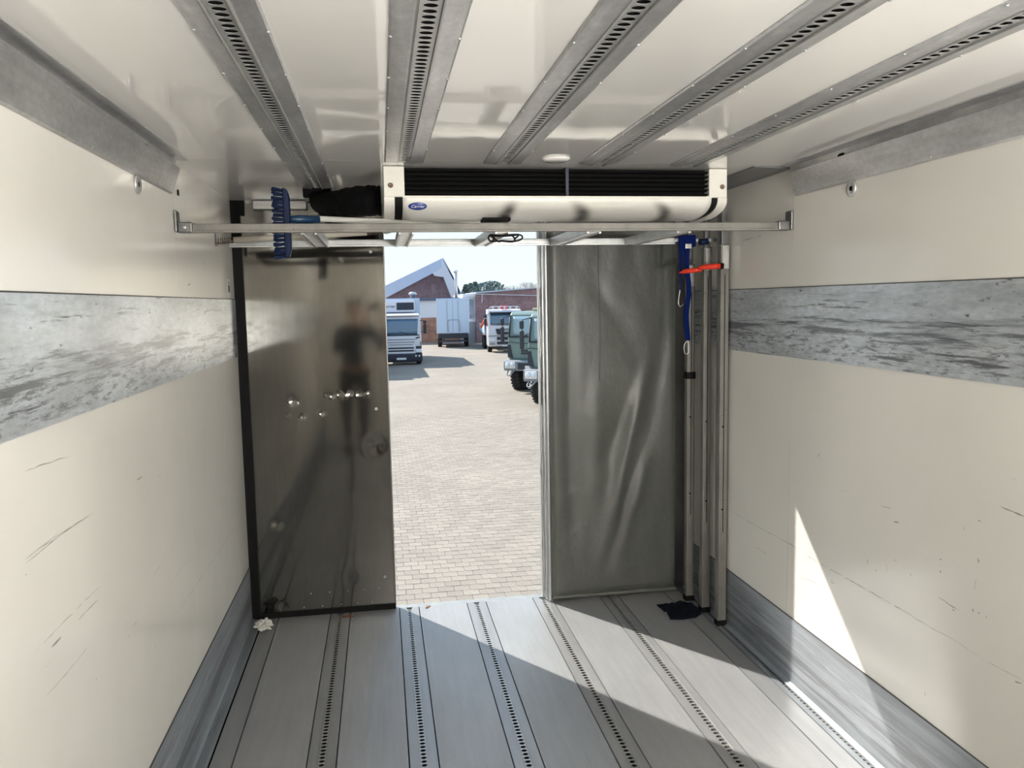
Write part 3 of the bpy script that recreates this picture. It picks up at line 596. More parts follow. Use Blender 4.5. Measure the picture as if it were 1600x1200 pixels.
# ------------------------------------------------------------------ three load bars standing against the right wall
def load_bar(x, y, top, lab, tape=False):
    b = empty('load_bar', (x, y, 0), lab, 'bar', 'load bars in the right corner')
    w_ = 0.046
    MB().box(-w_/2, w_/2-0.0, -0.02, 0.02, 0.002, top).build('lower_tube', POSTM, b, bevel=0.004)
    MB().box(-w_/2-0.001, -w_/2+0.009, -0.026, -0.019, 0.05, top-0.01).build('edge_rib', POSTM, b, bevel=0.002)
    MB().box(-w_/2+0.022, -w_/2+0.026, -0.0208, -0.0195, 0.5, top-0.15).build('slot', BLACK, b)
    MB().box(-0.014, 0.014, -0.012, 0.012, top, 2.16).build('inner_tube', DARKALU, b, bevel=0.002)
    MB().box(-0.019, 0.021, -0.024, -0.020, top-0.12, top-0.005).build('catch_plate', ALUL, b, bevel=0.002)
    MB().prism([(-0.012, top-0.085), (0.010, top-0.10), (0.016, top-0.05), (0.004, top-0.015), (-0.006, top-0.03)], 1, -0.030, -0.024).build('catch_lever', WIRE, b, bevel=0.001)
    MB().box(-w_/2-0.002, w_/2+0.002, -0.022, 0.022, 0.0, 0.03).build('foot', RUBBER, b)
    for z in (0.62, 1.05): MB().lathe([(0.005, -0.0202), (0.004, -0.0195)], (-0.004, 0, z), 1, 8).build('hole', BLACK, b)
    if tape: MB().box(-w_/2-0.0015, w_/2+0.0015, -0.0275, 0.0215, 1.262, 1.30).build('black_tape', RUBBER, b)
    return b
load_bar(1.672, 4.165, 1.885, 'worn load bar with a band of black tape nearest the curtain', True)
load_bar(1.690, 3.985, 1.965, 'middle of three worn load bars standing in the right corner')
load_bar(1.700, 3.800, 1.965, 'worn load bar standing nearest the viewer in the right corner')
for y in (4.075, 3.893):
    t = MB().box(XR-0.016, XR-0.001, y-0.02, y+0.02, 0.3, 2.2).build('wall_channel', DARKALU, wr)
# straps hanging from the rack end
s1 = empty('lashing_strap', (1.60, 3.97, 2.0), 'long blue lashing strap with wire hook hanging from the rack', 'strap')
def ribbon(pts, w_, th=0.002, ax=Vector((1, 0, 0))):
    mb = MB(); vs = []; fs = []; n = len(pts)
    for p in pts:
        p = Vector(p); 
        for a, b in ((-1, -1), (1, -1), (1, 1), (-1, 1)): vs.append(p+ax*w_/2*a+Vector((0, th*b, 0)))
    for i in range(n-1):
        for k in range(4): fs.append((i*4+k, i*4+(k+1) % 4, (i+1)*4+(k+1) % 4, (i+1)*4+k))
    fs += [(3, 2, 1, 0), tuple((n-1)*4+k for k in range(4))]
    return mb.add(vs, fs)
def L1(x, y, z): return (x-1.60, y-3.97, z-2.0)
MB().box(*[v for v in (-0.04, 0.01, -0.045, 0.0, -0.035, 0.025)]).build('wrapped_webbing', STRAPM, s1, bevel=0.008)
ribbon([L1(1.565-0.006*math.sin(i*0.5), 3.93-0.004*math.sin(i*.8), 1.99-0.0253*i) for i in range(21)], 0.026).build('webbing', STRAPM, s1)
MB().box(-0.052, -0.018, -0.052, -0.046, -0.045, -0.020).build('buckle', WIRE, s1, bevel=0.002)
MB().tube([L1(*p) for p in spline([(1.565, 3.93, 1.485), (1.548, 3.93, 1.46), (1.548, 3.93, 1.43), (1.556, 3.93, 1.415), (1.570, 3.93, 1.42), (1.572, 3.93, 1.45), (1.568, 3.93, 1.485)], 5)], 0.0018, 6).build('wire_hook', WIRE, s1, True)
s2 = empty('short_strap', (1.545, 3.96, 2.0), 'short blue strap end with open wire hook beside the longer strap', 'strap')
MB().prism([(-0.03, 0.02), (0.018, 0.02), (0.018, -0.04), (-0.005, -0.06), (-0.016, -0.2), (-0.018, -0.255), (-0.024, -0.255), (-0.026, -0.06), (-0.03, -0.03)], 1, -0.034, -0.029).build('webbing', STRAPM, s2, bevel=0.001)
MB().tube([(p[0], -0.031, p[1]) for p in spline([(-0.021, 0, -0.25), (-0.027, 0, -0.29), (-0.030, 0, -0.32), (-0.022, 0, -0.338), (-0.008, 0, -0.333), (-0.004, 0, -0.325)], 5) for p in [(p.x, p.z)]], 0.0018, 6).build('wire_hook', WIRE, s2, True)
tb = tag(MB().tube([(XR-0.105, 3.93, 1.988), (XR-0.06, 3.93, 1.99)], 0.016, 12).build('strap_roll', BLUE, None, True), 'small dark blue strap roll at the right end of the rack', 'strap')
gp = empty('ratchet_handle', (1.62, 3.74, 1.86), 'thin red plastic grip across the tops of the load bars', 'handle')
def L2(x, y, z): return (x-1.62, y-3.74, z-1.86)
MB().tube([L2(*p) for p in ((1.508, 3.90, 1.832), (1.530, 3.88, 1.838), (1.565, 3.86, 1.842), (1.60, 3.83, 1.845))], [0.004, 0.011, 0.013, 0.010], 10).build('grip', RED, gp, True)
MB().tube([L2(*p) for p in ((1.575, 3.82, 1.852), (1.60, 3.80, 1.855), (1.64, 3.78, 1.857), (1.672, 3.768, 1.858))], [0.008, 0.012, 0.014, 0.012], 10).build('grip', RED, gp, True)
MB().tube([L2(1.672, 3.768, 1.858), L2(1.686, 3.765, 1.857)], [0.017, 0.014], 10).build('end_stop', RUBBER, gp, True)
# ------------------------------------------------------------------ litter on the floor
bm = bmesh.new(); bmesh.ops.create_icosphere(bm, subdivisions=4, radius=0.036)
for v in bm.verts:
    c = v.co.normalized(); n1 = noise.noise(c*3.1+Vector((5, 2, 1)))
    rdg = abs(noise.noise(c*5.5))*0.8+abs(noise.noise(c*11))*0.4
    v.co = v.co*(0.85+0.5*n1-0.35*rdg+0.12); v.co.z *= 0.72
zmin = min(v.co.z for v in bm.verts)
for v in bm.verts: v.co.z -= zmin
me = bpy.data.meshes.new('crumpled_paper'); bm.to_mesh(me); bm.free(); me.materials.append(PAPER)
o = bpy.data.objects.new('crumpled_paper', me); col.objects.link(o); o.location = (-0.662, 4.215, 0.001); o.scale = (1.25, 1, 1.1)
tag(o, 'crumpled white paper ball on the floor by the black door seal', 'paper')
def ragfn(u, v):
    x = (u-0.5)*0.20; y = (v-0.5)*0.19; h = 0.012+0.038*abs(noise.noise(Vector((u*2.6, v*2.6, 7))))+0.014*abs(noise.noise(Vector((u*8, v*8, 2))))
    r = max(abs(u-0.5), abs(v-0.5))*2; h *= max(0.05, 1-r**3)
    k = 1+0.35*noise.noise(Vector((math.atan2(y, x)*1.4, 0.5, 1)))
    return (x*k, y*k, h)
o = MB().grid(48, 48, ragfn).build('cloth_rag', RAG, None, True, solid=0.003); o.location = (1.575, 4.01, 0.004)
tag(o, 'dark crumpled rag on the floor at the foot of the load bars', 'rag')
chip = MB().prism([(-0.028, -0.006), (0.0, -0.012), (0.03, -0.018), (0.032, -0.010), (0.012, 0.0), (0.034, 0.016), (0.026, 0.019), (0.0, 0.008), (-0.03, 0.012)], 2, 0.0005, 0.004).mesh('wood_chip', WOOD)
for (x, y, rz, sc, lb_) in ((-0.235, 4.315, 0.2, 1.0, 'forked brown wood chip on the floor below the steel door leaf'), (0.205, 4.36, 1.2, 0.6, 'small brown wood chip on the floor at the sunny sill')):
    o = bpy.data.objects.new('wood_chip', chip); col.objects.link(o); o.location = (x, y, 0); o.rotation_euler = (0, 0, rz); o.scale = (sc, sc, 1); tag(o, lb_, 'wood chip')
# ------------------------------------------------------------------ fill lights added behind the viewpoint to brighten the interior
for i, (x, lab) in enumerate(((1.02, 'square fill light added on the bulkhead behind the viewpoint, left one'), (1.47, 'square fill light added on the bulkhead behind the viewpoint, right one'))):
    t = empty('added_fill_light', (x, BACK+0.10, 1.30), lab, 'lamp', 'fill lights added on the bulkhead')
    MB().box(-0.02, 0.02, -0.0995, -0.03, -0.08, 0.02).build('bracket', DARKALU, t)
    hd = MB().box(-0.15, 0.15, -0.12, 0.12, -0.05, 0.0).build('housing', DARKALU, t, bevel=0.006); hd.rotation_euler = (math.radians(-20), 0, 0); hd.location = (0, 0.03, 0.0)
    MB().box(-0.14, 0.14, -0.11, 0.11, 0.0005, 0.004).build('diffuser', FILL_GLOW, hd)
    ld = bpy.data.lights.new('fill_area_light', 'AREA'); ld.shape = 'RECTANGLE'; ld.size = 0.26; ld.size_y = 0.2; ld.energy = FILL_W; ld.color = (1.0, 0.97, 0.92)
    lo = bpy.data.objects.new('fill_area_light', ld); col.objects.link(lo); lo.parent = hd; lo.location = (0, 0, 0.008); lo.rotation_euler = (PI, 0, 0)
# ------------------------------------------------------------------ outside yard
GZ = -1.9
g = MB().grid(1, 1, lambda u, v: (-90+u*180, 4.6+v*160, 0)).build('ground', JOINT); g.location.z = GZ; struct(g, 'paved yard outside the doorway')
def far_paving():
    m = mat('far_paving', (0.335, 0.30, 0.265), 0.85); n = m.node_tree.nodes; l = m.node_tree.links
    t = n.new('ShaderNodeTexCoord'); b = n.new('ShaderNodeTexBrick'); b.inputs['Scale'].default_value = 1.0
    b.inputs['Brick Width'].default_value = 0.20; b.inputs['Row Height'].default_value = 0.18; b.inputs['Mortar Size'].default_value = 0.008
    b.inputs['Color1'].default_value = (0.257, 0.224, 0.184, 1); b.inputs['Color2'].default_value = (0.294, 0.256, 0.211, 1); b.inputs['Mortar'].default_value = (0.19, 0.165, 0.135, 1)
    l.new(t.outputs['Object'], b.inputs['Vector'])
    ns = n.new('ShaderNodeTexNoise'); ns.inputs['Scale'].default_value = 0.35; ns.inputs['Detail'].default_value = 5; l.new(t.outputs['Object'], ns.inputs['Vector'])
    mr = n.new('ShaderNodeMapRange'); mr.inputs[1].default_value = 0.3; mr.inputs[2].default_value = 0.7; mr.inputs[3].default_value = 0.88; mr.inputs[4].default_value = 1.12; l.new(ns.outputs[0], mr.inputs[0])
    mx = n.new('ShaderNodeMix'); mx.data_type = 'RGBA'; mx.blend_type = 'MULTIPLY'; mx.inputs[0].default_value = 1
    l.new(b.outputs[0], mx.inputs[6]); l.new(mr.outputs[0], mx.inputs[7]); l.new(mx.outputs[2], n['Principled BSDF'].inputs['Base Color']); return m
Y_END = 25.853
FARP = far_paving()
for (a, b, c, d) in ((-90, 90, Y_END, 164), (-90, -5.0, 4.6, Y_END), (9.0, 90, 4.6, Y_END)):
    o = MB().box(a, b, c-0, d, -0.02, 0.018).build('far_paving', FARP, g)
PW, PL = 0.20, 0.18
MB().box(-5.0, 9.0, 4.6, Y_END, -0.01, 0.0125).build('joint_sand', JOINT, g)
def stone(mb, cx, cy, dz):
    hx, hy, bv = PW/2-0.0025, PL/2-0.0025, 0.004
    z0, z1, z2 = 0.0, 0.012+dz, 0.018+dz
    vs = [(cx+a*hx, cy+b*hy, z) for z in (z0, z1) for a, b in ((-1, -1), (1, -1), (1, 1), (-1, 1))] + [(cx+a*(hx-bv), cy+b*(hy-bv), z2) for a, b in ((-1, -1), (1, -1), (1, 1), (-1, 1))]
    return mb.add(vs, [(k, (k+1) % 4, 4+(k+1) % 4, 4+k) for k in range(4)]+[(4+k, 4+(k+1) % 4, 8+(k+1) % 4, 8+k) for k in range(4)]+[(8, 9, 10, 11)])
smes = [stone(MB(), 0, 0, dz).mesh('paving_stone', PAVE) for dz in (0, 0.0012, -0.0012)]
near = []; rest = MB(); j = 0; y = 4.7
while y < Y_END-PL/2:
    x = -5.0+PW/2+(PW/2 if j % 2 else 0)
    while x < 9.0-PW/2:
        dist = y
        vis = (y > 8.9) and (0.005*y-0.08 < x < 0.232*y-0.05)
        near.append((y+(0 if vis else 1000), x, y)) if vis and y < 16 else stone(rest, x, y, random.uniform(-.0018, .0018))
        x += PW
    y += PL; j += 1
near.sort()
for k, (q, x, y) in enumerate(near):
    if k < 298: put(smes[k % 3], 'paving_stone', g, (x, y, 0), (0, 0, random.uniform(-0.01, 0.01)))
    else: stone(rest, x, y, random.uniform(-.0018, .0018))
rs = rest.build('paving_stones', PAVE, g); rs['kind'] = 'stuff'
# ---- wheels, cabs
def wheel(parent, x, y, r, w_, offroad=False, name='wheel'):
    wh = MB().lathe([(r*0.58, -w_/2), (r*0.93, -w_/2), (r, -w_*0.38), (r, w_*0.38), (r*0.93, w_/2), (r*0.58, w_/2)], (0, 0, 0), 0, 28).build(name, TYRE, parent)
    wh.location = (x, y, r)
    MB().lathe([(r*0.57, -w_*0.42), (r*0.50, -w_*0.46), (r*0.3, -w_*0.30), (r*0.28, 0), (r*0.3, w_*0.30), (r*0.50, w_*0.46), (r*0.57, w_*0.42)], (0, 0, 0), 0, 20).build('rim', TGREY, wh)
    if offroad:
        mb = MB()
        for k in range(26):
            for s_ in (-1, 1):
                a = 2*PI*(k+(0.5 if s_ > 0 else 0))/26; c, s2_ = math.cos(a), math.sin(a); vs = []
                for (rr) in (r*0.97, r*1.05):
                    for xx in (s_*w_*0.04, s_*w_*0.50):
                        for da in (-0.055, 0.055):
                            vs.append((xx, rr*math.cos(a+da), rr*math.sin(a+da)))
                mb.add(vs, [(0, 1, 3, 2), (4, 6, 7, 5), (0, 4, 5, 1), (2, 3, 7, 6), (0, 2, 6, 4), (1, 5, 7, 3)])
        mb.build('tread', TYRE, wh)
    return wh
def glass_strip(parent, name, xw, y0, z0, y1, z1, m=TGLASS, bow=0.05, inset=0.0, xw1=None):
    xw1 = xw1 or xw
    return MB().grid(12, 4, lambda u, v: ((u*2-1)*(xw+(xw1-xw)*v), y0+(y1-y0)*v+bow*(u*2-1)**2-0.03, z0+(z1-z0)*v)).build(name, m, parent, True, solid=0.01)
def mirror_arm(parent, s_, x, z0, z1, y=-0.12, tall=0.42):
    h = MB().box(s_*x-0.09, s_*x+0.09, y-0.06, y+0.05, z0, z0+tall).build('mirror', TDARK, parent, bevel=0.03)
    MB().box(s_*x-0.09, s_*x+0.09, y-0.05, y+0.04, z0+tall+0.04, z1).build('small_mirror', TDARK, h, bevel=0.03)
    MB().tube([(s_*(x-0.28), 0.25, z0+0.1), (s_*x, y, z0+0.1), (s_*x, y, z1-0.02), (s_*(x-0.25), 0.25, z1)], 0.022, 8).build('mirror_arm', TDARK, h, True)
def white_truck(loc, label, box_h=3.93, rz=0):
    t = empty('box_truck', loc, label, 'truck', 'white box trucks parked in the yard', rz)
    prof = [(0.10, 0.62), (0.02, 1.15), (0.02, 1.74), (0.26, 2.76), (0.42, 2.93), (1.95, 2.96), (1.95, 0.62)]
    cab = MB().prism(prof, 0, -1.21, 1.21).build('cab', TWHITE, t, bevel=0.07, seg=3)
    MB().prism([(0.10, 2.93), (0.55, 2.93), (0.7, 3.02), (1.9, 3.05), (1.9, 2.93), (0.42, 2.90)], 0, -1.12, 1.12).build('roof_visor', TWHITE, t, bevel=0.03)
    ws = glass_strip(t, 'windscreen', 1.10, 0.03, 1.80, 0.24, 2.72)
    MB().box(-1.08, 1.08, 0.0, 0.06, 1.74, 1.80).build('scuttle', TDARK, ws)
    MB().box(-0.8, 0.8, 0.40, 0.42, 1.85, 2.05).build('dashboard', TDARK, ws)
    for x in (-0.55, 0.45): MB().tube([(x, -0.02, 1.78), (x-0.5, 0.02, 2.0)], 0.014, 6).build('wiper', TDARK, ws)
    for k, (z, hh, xw, m_) in enumerate(((1.52, 0.05, 0.82, TGREY), (1.36, 0.05, 0.80, TGREY), (1.22, 0.045, 0.70, TGREY), (1.02, 0.09, 0.74, TDARK), (0.86, 0.09, 0.74, TDARK))):
        MB().box(-xw, xw, -0.032, 0.06, z-hh/2, z+hh/2).build('grille_slot', m_, cab, bevel=0.008)
    MB().prism([(-0.02, 0.70), (-0.02, 1.60), (0.03, 1.66), (0.03, 0.68)], 0, -0.86, 0.86).build('grille_panel', TWHITE, cab)
    bp = MB().prism([(0.0, 0.20), (-0.08, 0.30), (-0.08, 0.62), (0.02, 0.72), (0.4, 0.72), (0.4, 0.25)], 0, -1.23, 1.23).build('bumper', TDARK, t, bevel=0.03)
    for s_ in (-1, 1):
        MB().box(s_*1.02-0.17, s_*1.02+0.17, -0.10, 0.02, 0.74, 0.95).build('headlight', LAMPG, t, bevel=0.03)
        MB().box(s_*1.04-0.16, s_*1.04+0.16, -0.04, 0.02, 0.98, 1.12).build('lamp_recess', TDARK, t, bevel=0.02)
        for dx in (0.85, 1.05): MB().lathe([(0.055, 0.0), (0.055, -0.02), (0.03, -0.03)], (s_*dx, -0.08, 0.55), 1, 14).build('fog_lamp', LAMPG, bp)
        MB().prism([(s_*0.80, 1.60), (s_*1.08, 1.68), (s_*1.12, 1.62), (s_*0.80, 1.52)], 1, -0.01, 0.05).build('badge_recess', TDARK, cab)
        MB().box(s_*1.16-0.02, s_*1.16+0.02, -0.01, 0.03, 1.16, 1.38).build('side_vent', TDARK, cab)
        mirror_arm(t, s_, 1.42, 1.85, 2.62, -0.05, 0.55)
        a, b = sorted((s_*1.205, s_*1.222))
        MB().prism([(0.42, 1.80), (0.55, 2.6), (1.35, 2.6), (1.35, 1.75)], 0, a, b).build('side_window', TGLASS, cab)
        for y in (0.95, 5.6): wheel(t, s_*1.06, y, 0.48, 0.28)
    MB().box(-0.45, 0.45, 0.4, 9.0, 0.55, 0.95).build('chassis', TDARK, t)
    bx = MB().box(-1.27, 1.27, 2.15, 8.9, 1.05, box_h).build('cargo_box', TBOX, t, bevel=0.03)
    ru = MB().box(-1.20, 0.95, 1.70, 2.14, 3.10, 3.82).build('fridge_unit', TWHITE, t, bevel=0.05)
    MB().box(-0.15, 0.88, 1.665, 1.705, 3.24, 3.68).build('fan_grille', TDARK, ru, bevel=0.02)
    MB().box(0.95, 1.20, 2.10, 2.14, 3.0, 3.8).build('access_panel', TBOX, ru)
    lt = text_mesh('lettering', 'Carrier', INK, 0.26, 0.3, 0.004)
    put(lt, 'lettering', ru, (-0.62, 1.69, 3.46), (PI/2, 0, 0))
    MB().box(-0.28, 0.28, -0.10, -0.08, 0.34, 0.46).build('number_plate', LOGOW, bp)
    return t
T1 = (1.13, 47.2, GZ)
wt = white_truck(T1, 'white refrigerated box truck facing the doorway with a cooling unit above its cab')
c = copy_tree(wt); c.location = (T1[0]-3.0, T1[1]-6.5, GZ); c['label'] = 'white box truck mostly hidden behind the steel door leaf'
# box body seen from behind
tr = empty('box_trailer', (5.75, 64.5, GZ), 'white box body tinted blue for shade, seen from its rear doors beside the brick wall', 'trailer', None, -0.085)
MB().box(-1.30, 1.30, 0.06, 6.0, 1.15, 3.97).build('cargo_box', TBOX, tr, bevel=0.02)
for s_ in (-1, 1):
    a, b = sorted((s_*0.01, s_*1.25)); dr = MB().box(a, b, 0.0, 0.05, 1.2, 3.9).build('rear_door', TBOX, tr, bevel=0.01)
    MB().tube([(s_*0.45, -0.03, 1.25), (s_*0.45, -0.03, 3.85)], 0.018, 6).build('lock_rod', GALV, dr)
    MB().box(s_*1.28-0.03, s_*1.28+0.03, -0.02, 0.06, 1.15, 3.97).build('corner_post', TWHITE, tr)
    wheel(tr, s_*1.1, 1.6, 0.5, 0.32); wheel(tr, s_*1.1, 5.0, 0.5, 0.32)
MB().tube(spline([(-0.35, -0.06, 1.3), (-0.40, -0.08, 2.1), (-0.2, -0.08, 2.25), (0.4, -0.08, 2.25), (0.55, -0.08, 2.1), (0.55, -0.06, 1.3)], 4), 0.022, 6).build('grab_frame', GALV, tr, True)
MB().box(-1.2, 1.2, 0.1, 6.0, 0.75, 1.15).build('underframe', TDARK, tr); MB().box(-1.15, 1.15, 0.0, 0.08, 0.48, 0.62).build('rear_bar', TDARK, tr)
for x in (-0.75, 0.75): MB().box(x-0.05, x+0.05, 0.05, 0.15, 0.55, 0.8).build('bar_bracket', TDARK, tr)
# flatbed truck with crane
mt = empty('crane_truck', (8.75, 56.2, GZ), 'white flatbed truck with an orange crane facing the doorway', 'truck', None, -0.06)
prof = [(0.10, 0.45), (0.02, 1.1), (0.03, 1.85), (0.28, 2.85), (0.5, 3.05), (2.1, 3.10), (2.1, 0.45)]
cab = MB().prism(prof, 0, -1.22, 1.22).build('cab', TWHITE, mt, bevel=0.07, seg=3)
ws = glass_strip(mt, 'windscreen', 1.06, 0.03, 1.98, 0.24, 2.78)
MB().box(-1.10, 1.10, 0.06, 0.30, 2.80, 2.90).build('sun_visor', TDARK, ws, bevel=0.02)
for x in (-0.6, 0.1, 0.7): MB().tube([(x, -0.02, 1.97), (x+0.4, 0.02, 2.15)], 0.014, 6).build('wiper', TDARK, ws)
MB().prism([(-0.62, 1.36), (-0.70, 1.72), (0.70, 1.72), (0.62, 1.36), (0.5, 1.30), (-0.5, 1.30)], 1, -0.02, 0.05).build('upper_grille', TDARK, cab)
MB().box(-0.28, 0.28, -0.03, -0.015, 1.50, 1.56).build('chrome_strip', LAMPG, cab)
put(text_mesh('lettering', 'MAN', LAMPG, 0.20, 0, 0.01), 'lettering', cab, (0, -0.035, 1.63), (PI/2, 0, 0))
MB().box(-0.62, 0.62, -0.02, 0.05, 0.92, 1.14).build('lower_grille', TDARK, cab, bevel=0.03)
MB().box(-0.62, 0.62, -0.02, 0.05, 0.62, 0.80).build('lower_grille', TDARK, cab, bevel=0.03)
MB().box(-1.24, 1.24, -0.015, 0.02, 1.20, 1.23).build('panel_gap', TDARK, cab)
for s_ in (-1, 1):
    MB().prism([(s_*0.72, 0.80), (s_*1.16, 0.86), (s_*1.19, 1.12), (s_*0.76, 1.04)], 1, -0.04, 0.05).build('headlight', LAMPG, mt, bevel=0.02)
    MB().box(s_*0.95-0.18, s_*0.95+0.18, -0.03, 0.04, 0.60, 0.70).build('fog_lamp', TGREY, mt)
    mirror_arm(mt, s_, 1.42, 1.95, 2.75, 0.0, 0.5)
    a, b = sorted((s_*1.215, s_*1.232)); MB().prism([(0.45, 1.9), (0.55, 2.7), (1.4, 2.7), (1.4, 1.85)], 0, a, b).build('side_window', TGLASS, cab)
    for y in (1.2, 5.5, 6.9): wheel(mt, s_*1.06, y, 0.5, 0.3)
MB().tube([(-1.15, 0.6, 3.05), (-1.0, 0.35, 3.28), (1.0, 0.35, 3.28), (1.15, 0.6, 3.05)], 0.03, 8).build('lamp_bar', TWHITE, mt, True)
for x in (-0.85, -0.4, 0.0, 0.4, 0.85): MB().lathe([(0.09, 0), (0.09, -0.05), (0.05, -0.08)], (x, 0.33, 3.20), 1, 12).build('roof_lamp', LAMPG, mt)
MB().box(-0.25, 0.25, 0.6, 0.9, 3.10, 3.36).build('beacon', TRED, mt, bevel=0.05)
MB().box(-0.45, 0.45, 0.4, 9.5, 0.6, 0.98).build('chassis', TDARK, mt)
MB().box(-0.28, 0.28, -0.03, -0.01, 0.46, 0.57).build('number_plate', LOGOW, mt)
bdk = MB().box(-1.26, 1.26, 3.4, 9.8, 1.15, 1.30).build('flatbed', TGREY, mt)
for s_ in (-1, 1):
    for k in range(3): MB().box(s_*1.26-0.02, s_*1.26+0.02, 3.45+k*2.12, 5.5+k*2.12, 1.30, 1.95).build('side_board', TBOX, bdk, bevel=0.01)
cn = MB().tube([(-0.2, 2.8, 1.3), (-0.2, 2.8, 3.0)], 0.16, 10).build('crane_column', ORANGE, mt, True)
MB().tube([(-0.2, 2.8, 2.95), (-1.2, 3.0, 2.35), (-1.55, 3.2, 1.75)], 0.10, 8).build('crane_arm', ORANGE, cn, True)
MB().tube([(-0.2, 2.8, 2.6), (-1.1, 2.7, 2.1)], 0.05, 8).build('crane_ram', ORANGE, cn, True)
# green off-road trucks
def green_truck(loc, label, rz):
    t = empty('offroad_truck', loc, label, 'truck', 'green off-road trucks on the right of the yard', rz)
    prof = [(0.16, 1.22), (0.05, 1.40), (0.03, 2.16), (0.22, 3.05), (0.40, 3.20), (1.9, 3.22), (1.9, 1.22)]
    cab = MB().prism(prof, 0, -1.22, 1.22).build('cab', TGREEN, t, bevel=0.09, seg=3)
    ws = glass_strip(t, 'windscreen', 1.12, 0.03, 2.24, 0.19, 3.02, SCREEN, bow=0.07)
    MB().box(-1.1, 1.1, -0.02, 0.05, 2.19, 2.25).build('rubber_seal', TDARK, ws)
    for x in (-0.5, 0.5): MB().tube([(x, -0.03, 2.22), (x+0.45, 0.0, 2.45)], 0.014, 6).build('wiper', TDARK, ws)
    for s_ in (-1, 1):
        MB().tube([(s_*1.14, 0.02, 2.2), (s_*1.14, 0.19, 3.04)], 0.03, 6).build('screen_pillar', TDARK, ws, True)
        MB().prism([(0.3, 2.26), (0.45, 2.95), (1.4, 2.95), (1.4, 2.2)], 0, *sorted((s_*1.215, s_*1.235))).build('side_window', TGLASS, cab)
    for z in (1.56, 1.66): MB().box(-0.62, 0.62, -0.005, 0.06, z-0.03, z+0.03).build('grille_slot', TDARK, cab, bevel=0.01)
    MB().tube([(-1.15, 0.0, 2.02), (-0.6, -0.01, 1.96), (0.6, -0.01, 1.96), (1.15, 0.0, 2.02)], 0.012, 6).build('panel_crease', TDARK, cab)
    bp = MB().prism([(-0.28, 0.88), (-0.32, 1.0), (-0.30, 1.26), (-0.22, 1.30), (0.1, 1.30), (0.1, 0.88)], 0, -1.25, 1.25).build('bumper', TGREY, t, bevel=0.03)
    MB().box(-0.62, 0.62, -0.335, -0.30, 0.95, 1.20).build('centre_panel', TDARK, bp)
    MB().box(-0.30, 0.30, -0.345, -0.335, 0.98, 1.1).build('number_plate', LOGOW, bp)
    for s_ in (-1, 1):
        h = MB().box(s_*0.95-0.22, s_*0.95+0.22, -0.35, -0.28, 0.98, 1.24).build('headlight_frame', LOGOW, bp, bevel=0.02)
        for dx in (-0.10, 0.10): MB().lathe([(0.085, 0), (0.085, -0.02), (0.05, -0.035)], (s_*0.95+dx, -0.35, 1.11), 1, 14).build('headlight', LAMPG, h, True)
        MB().tube(spline([(s_*0.75, -0.28, 0.92), (s_*0.78, -0.42, 0.86), (s_*0.92, -0.46, 0.72), (s_*1.05, -0.42, 0.74), (s_*1.05, -0.3, 0.88)], 4), 0.03, 8).build('tow_hook', TGREY, bp, True)
        mh = MB().box(s_*1.31-0.08, s_*1.31+0.08, -0.27, -0.18, 1.98, 2.62).build('mirror', TDARK, t, bevel=0.04)
        MB().box(s_*1.31-0.08, s_*1.31+0.08, -0.27, -0.18, 2.68, 2.96).build('small_mirror', TDARK, mh, bevel=0.04)
        MB().tube([(s_*1.15, 0.1, 2.0), (s_*1.31, -0.2, 1.96), (s_*1.31, -0.2, 2.98), (s_*1.15, 0.2, 3.05)], 0.02, 6).build('mirror_arm', TDARK, mh, True)
        a, b = sorted((s_*1.24, s_*1.0)); 
        MB().prism([(0.2, 1.22), (0.35, 1.42), (1.5, 1.42), (1.75, 1.22)], 0, a, b).build('mudguard', TDARK, t)
        wheel(t, s_*1.02, 0.85, 0.60, 0.38, True); wheel(t, s_*1.05, 4.9, 0.60, 0.38, True)
        MB().prism([(s_*1.0, 1.36), (s_*1.2, 1.4), (s_*1.2, 1.9), (s_*1.1, 1.9)], 1, -0.0, 0.06).build('side_vent', TDARK, cab)
    MB().tube([(-1.02, 0.85, 0.62), (1.02, 0.85, 0.62)], 0.09, 8).build('front_axle', TDARK, t)
    MB().box(-0.45, 0.45, -0.1, 6.4, 0.80, 1.2).build('chassis', TDARK, t)
    MB().box(-0.5, 0.5, 0.9, 1.5, 3.22, 3.34).build('roof_hatch', TAN, t, bevel=0.04)
    MB().box(-1.25, 1.25, 2.3, 6.6, 1.3, 1.9).build('load_bed', TGREEN, t, bevel=0.03)
    return t
G1 = green_truck((5.97, 30.83, GZ), 'green off-road truck standing farther back, its whole mirror visible', -0.6)
G2 = copy_tree(G1); G2.location = (5.95, 26.3, GZ); G2['label'] = 'green off-road truck nearest on the right, cut off by the curtain edge'
cont = tag(MB().box(-1.3, 1.3, -3, 3, 0, 2.6).build('dark_container', TDARK, None, bevel=0.04), 'dark grey box body standing behind the green trucks', 'container')
cont.location = (13.0, 50.5, GZ+1.2)
MB().box(-1.32, 1.32, -3.02, 3.02, 2.48, 2.6).build('top_frame', GALV, cont); MB().box(-1.1, 1.1, -2.8, 2.8, -0.5, 0).build('underframe', TDARK, cont)
for x in (-1.1, 1.1):
    for y in (-2.2, 2.2):
        wh = wheel(cont, x, y, 0.48, 0.3); wh.location = (x, y, -0.72)
# ---- buildings
gb = empty('gabled_hall', (2.0, 88, GZ), 'dark brick hall with a steep pale blue metal gable', 'building')

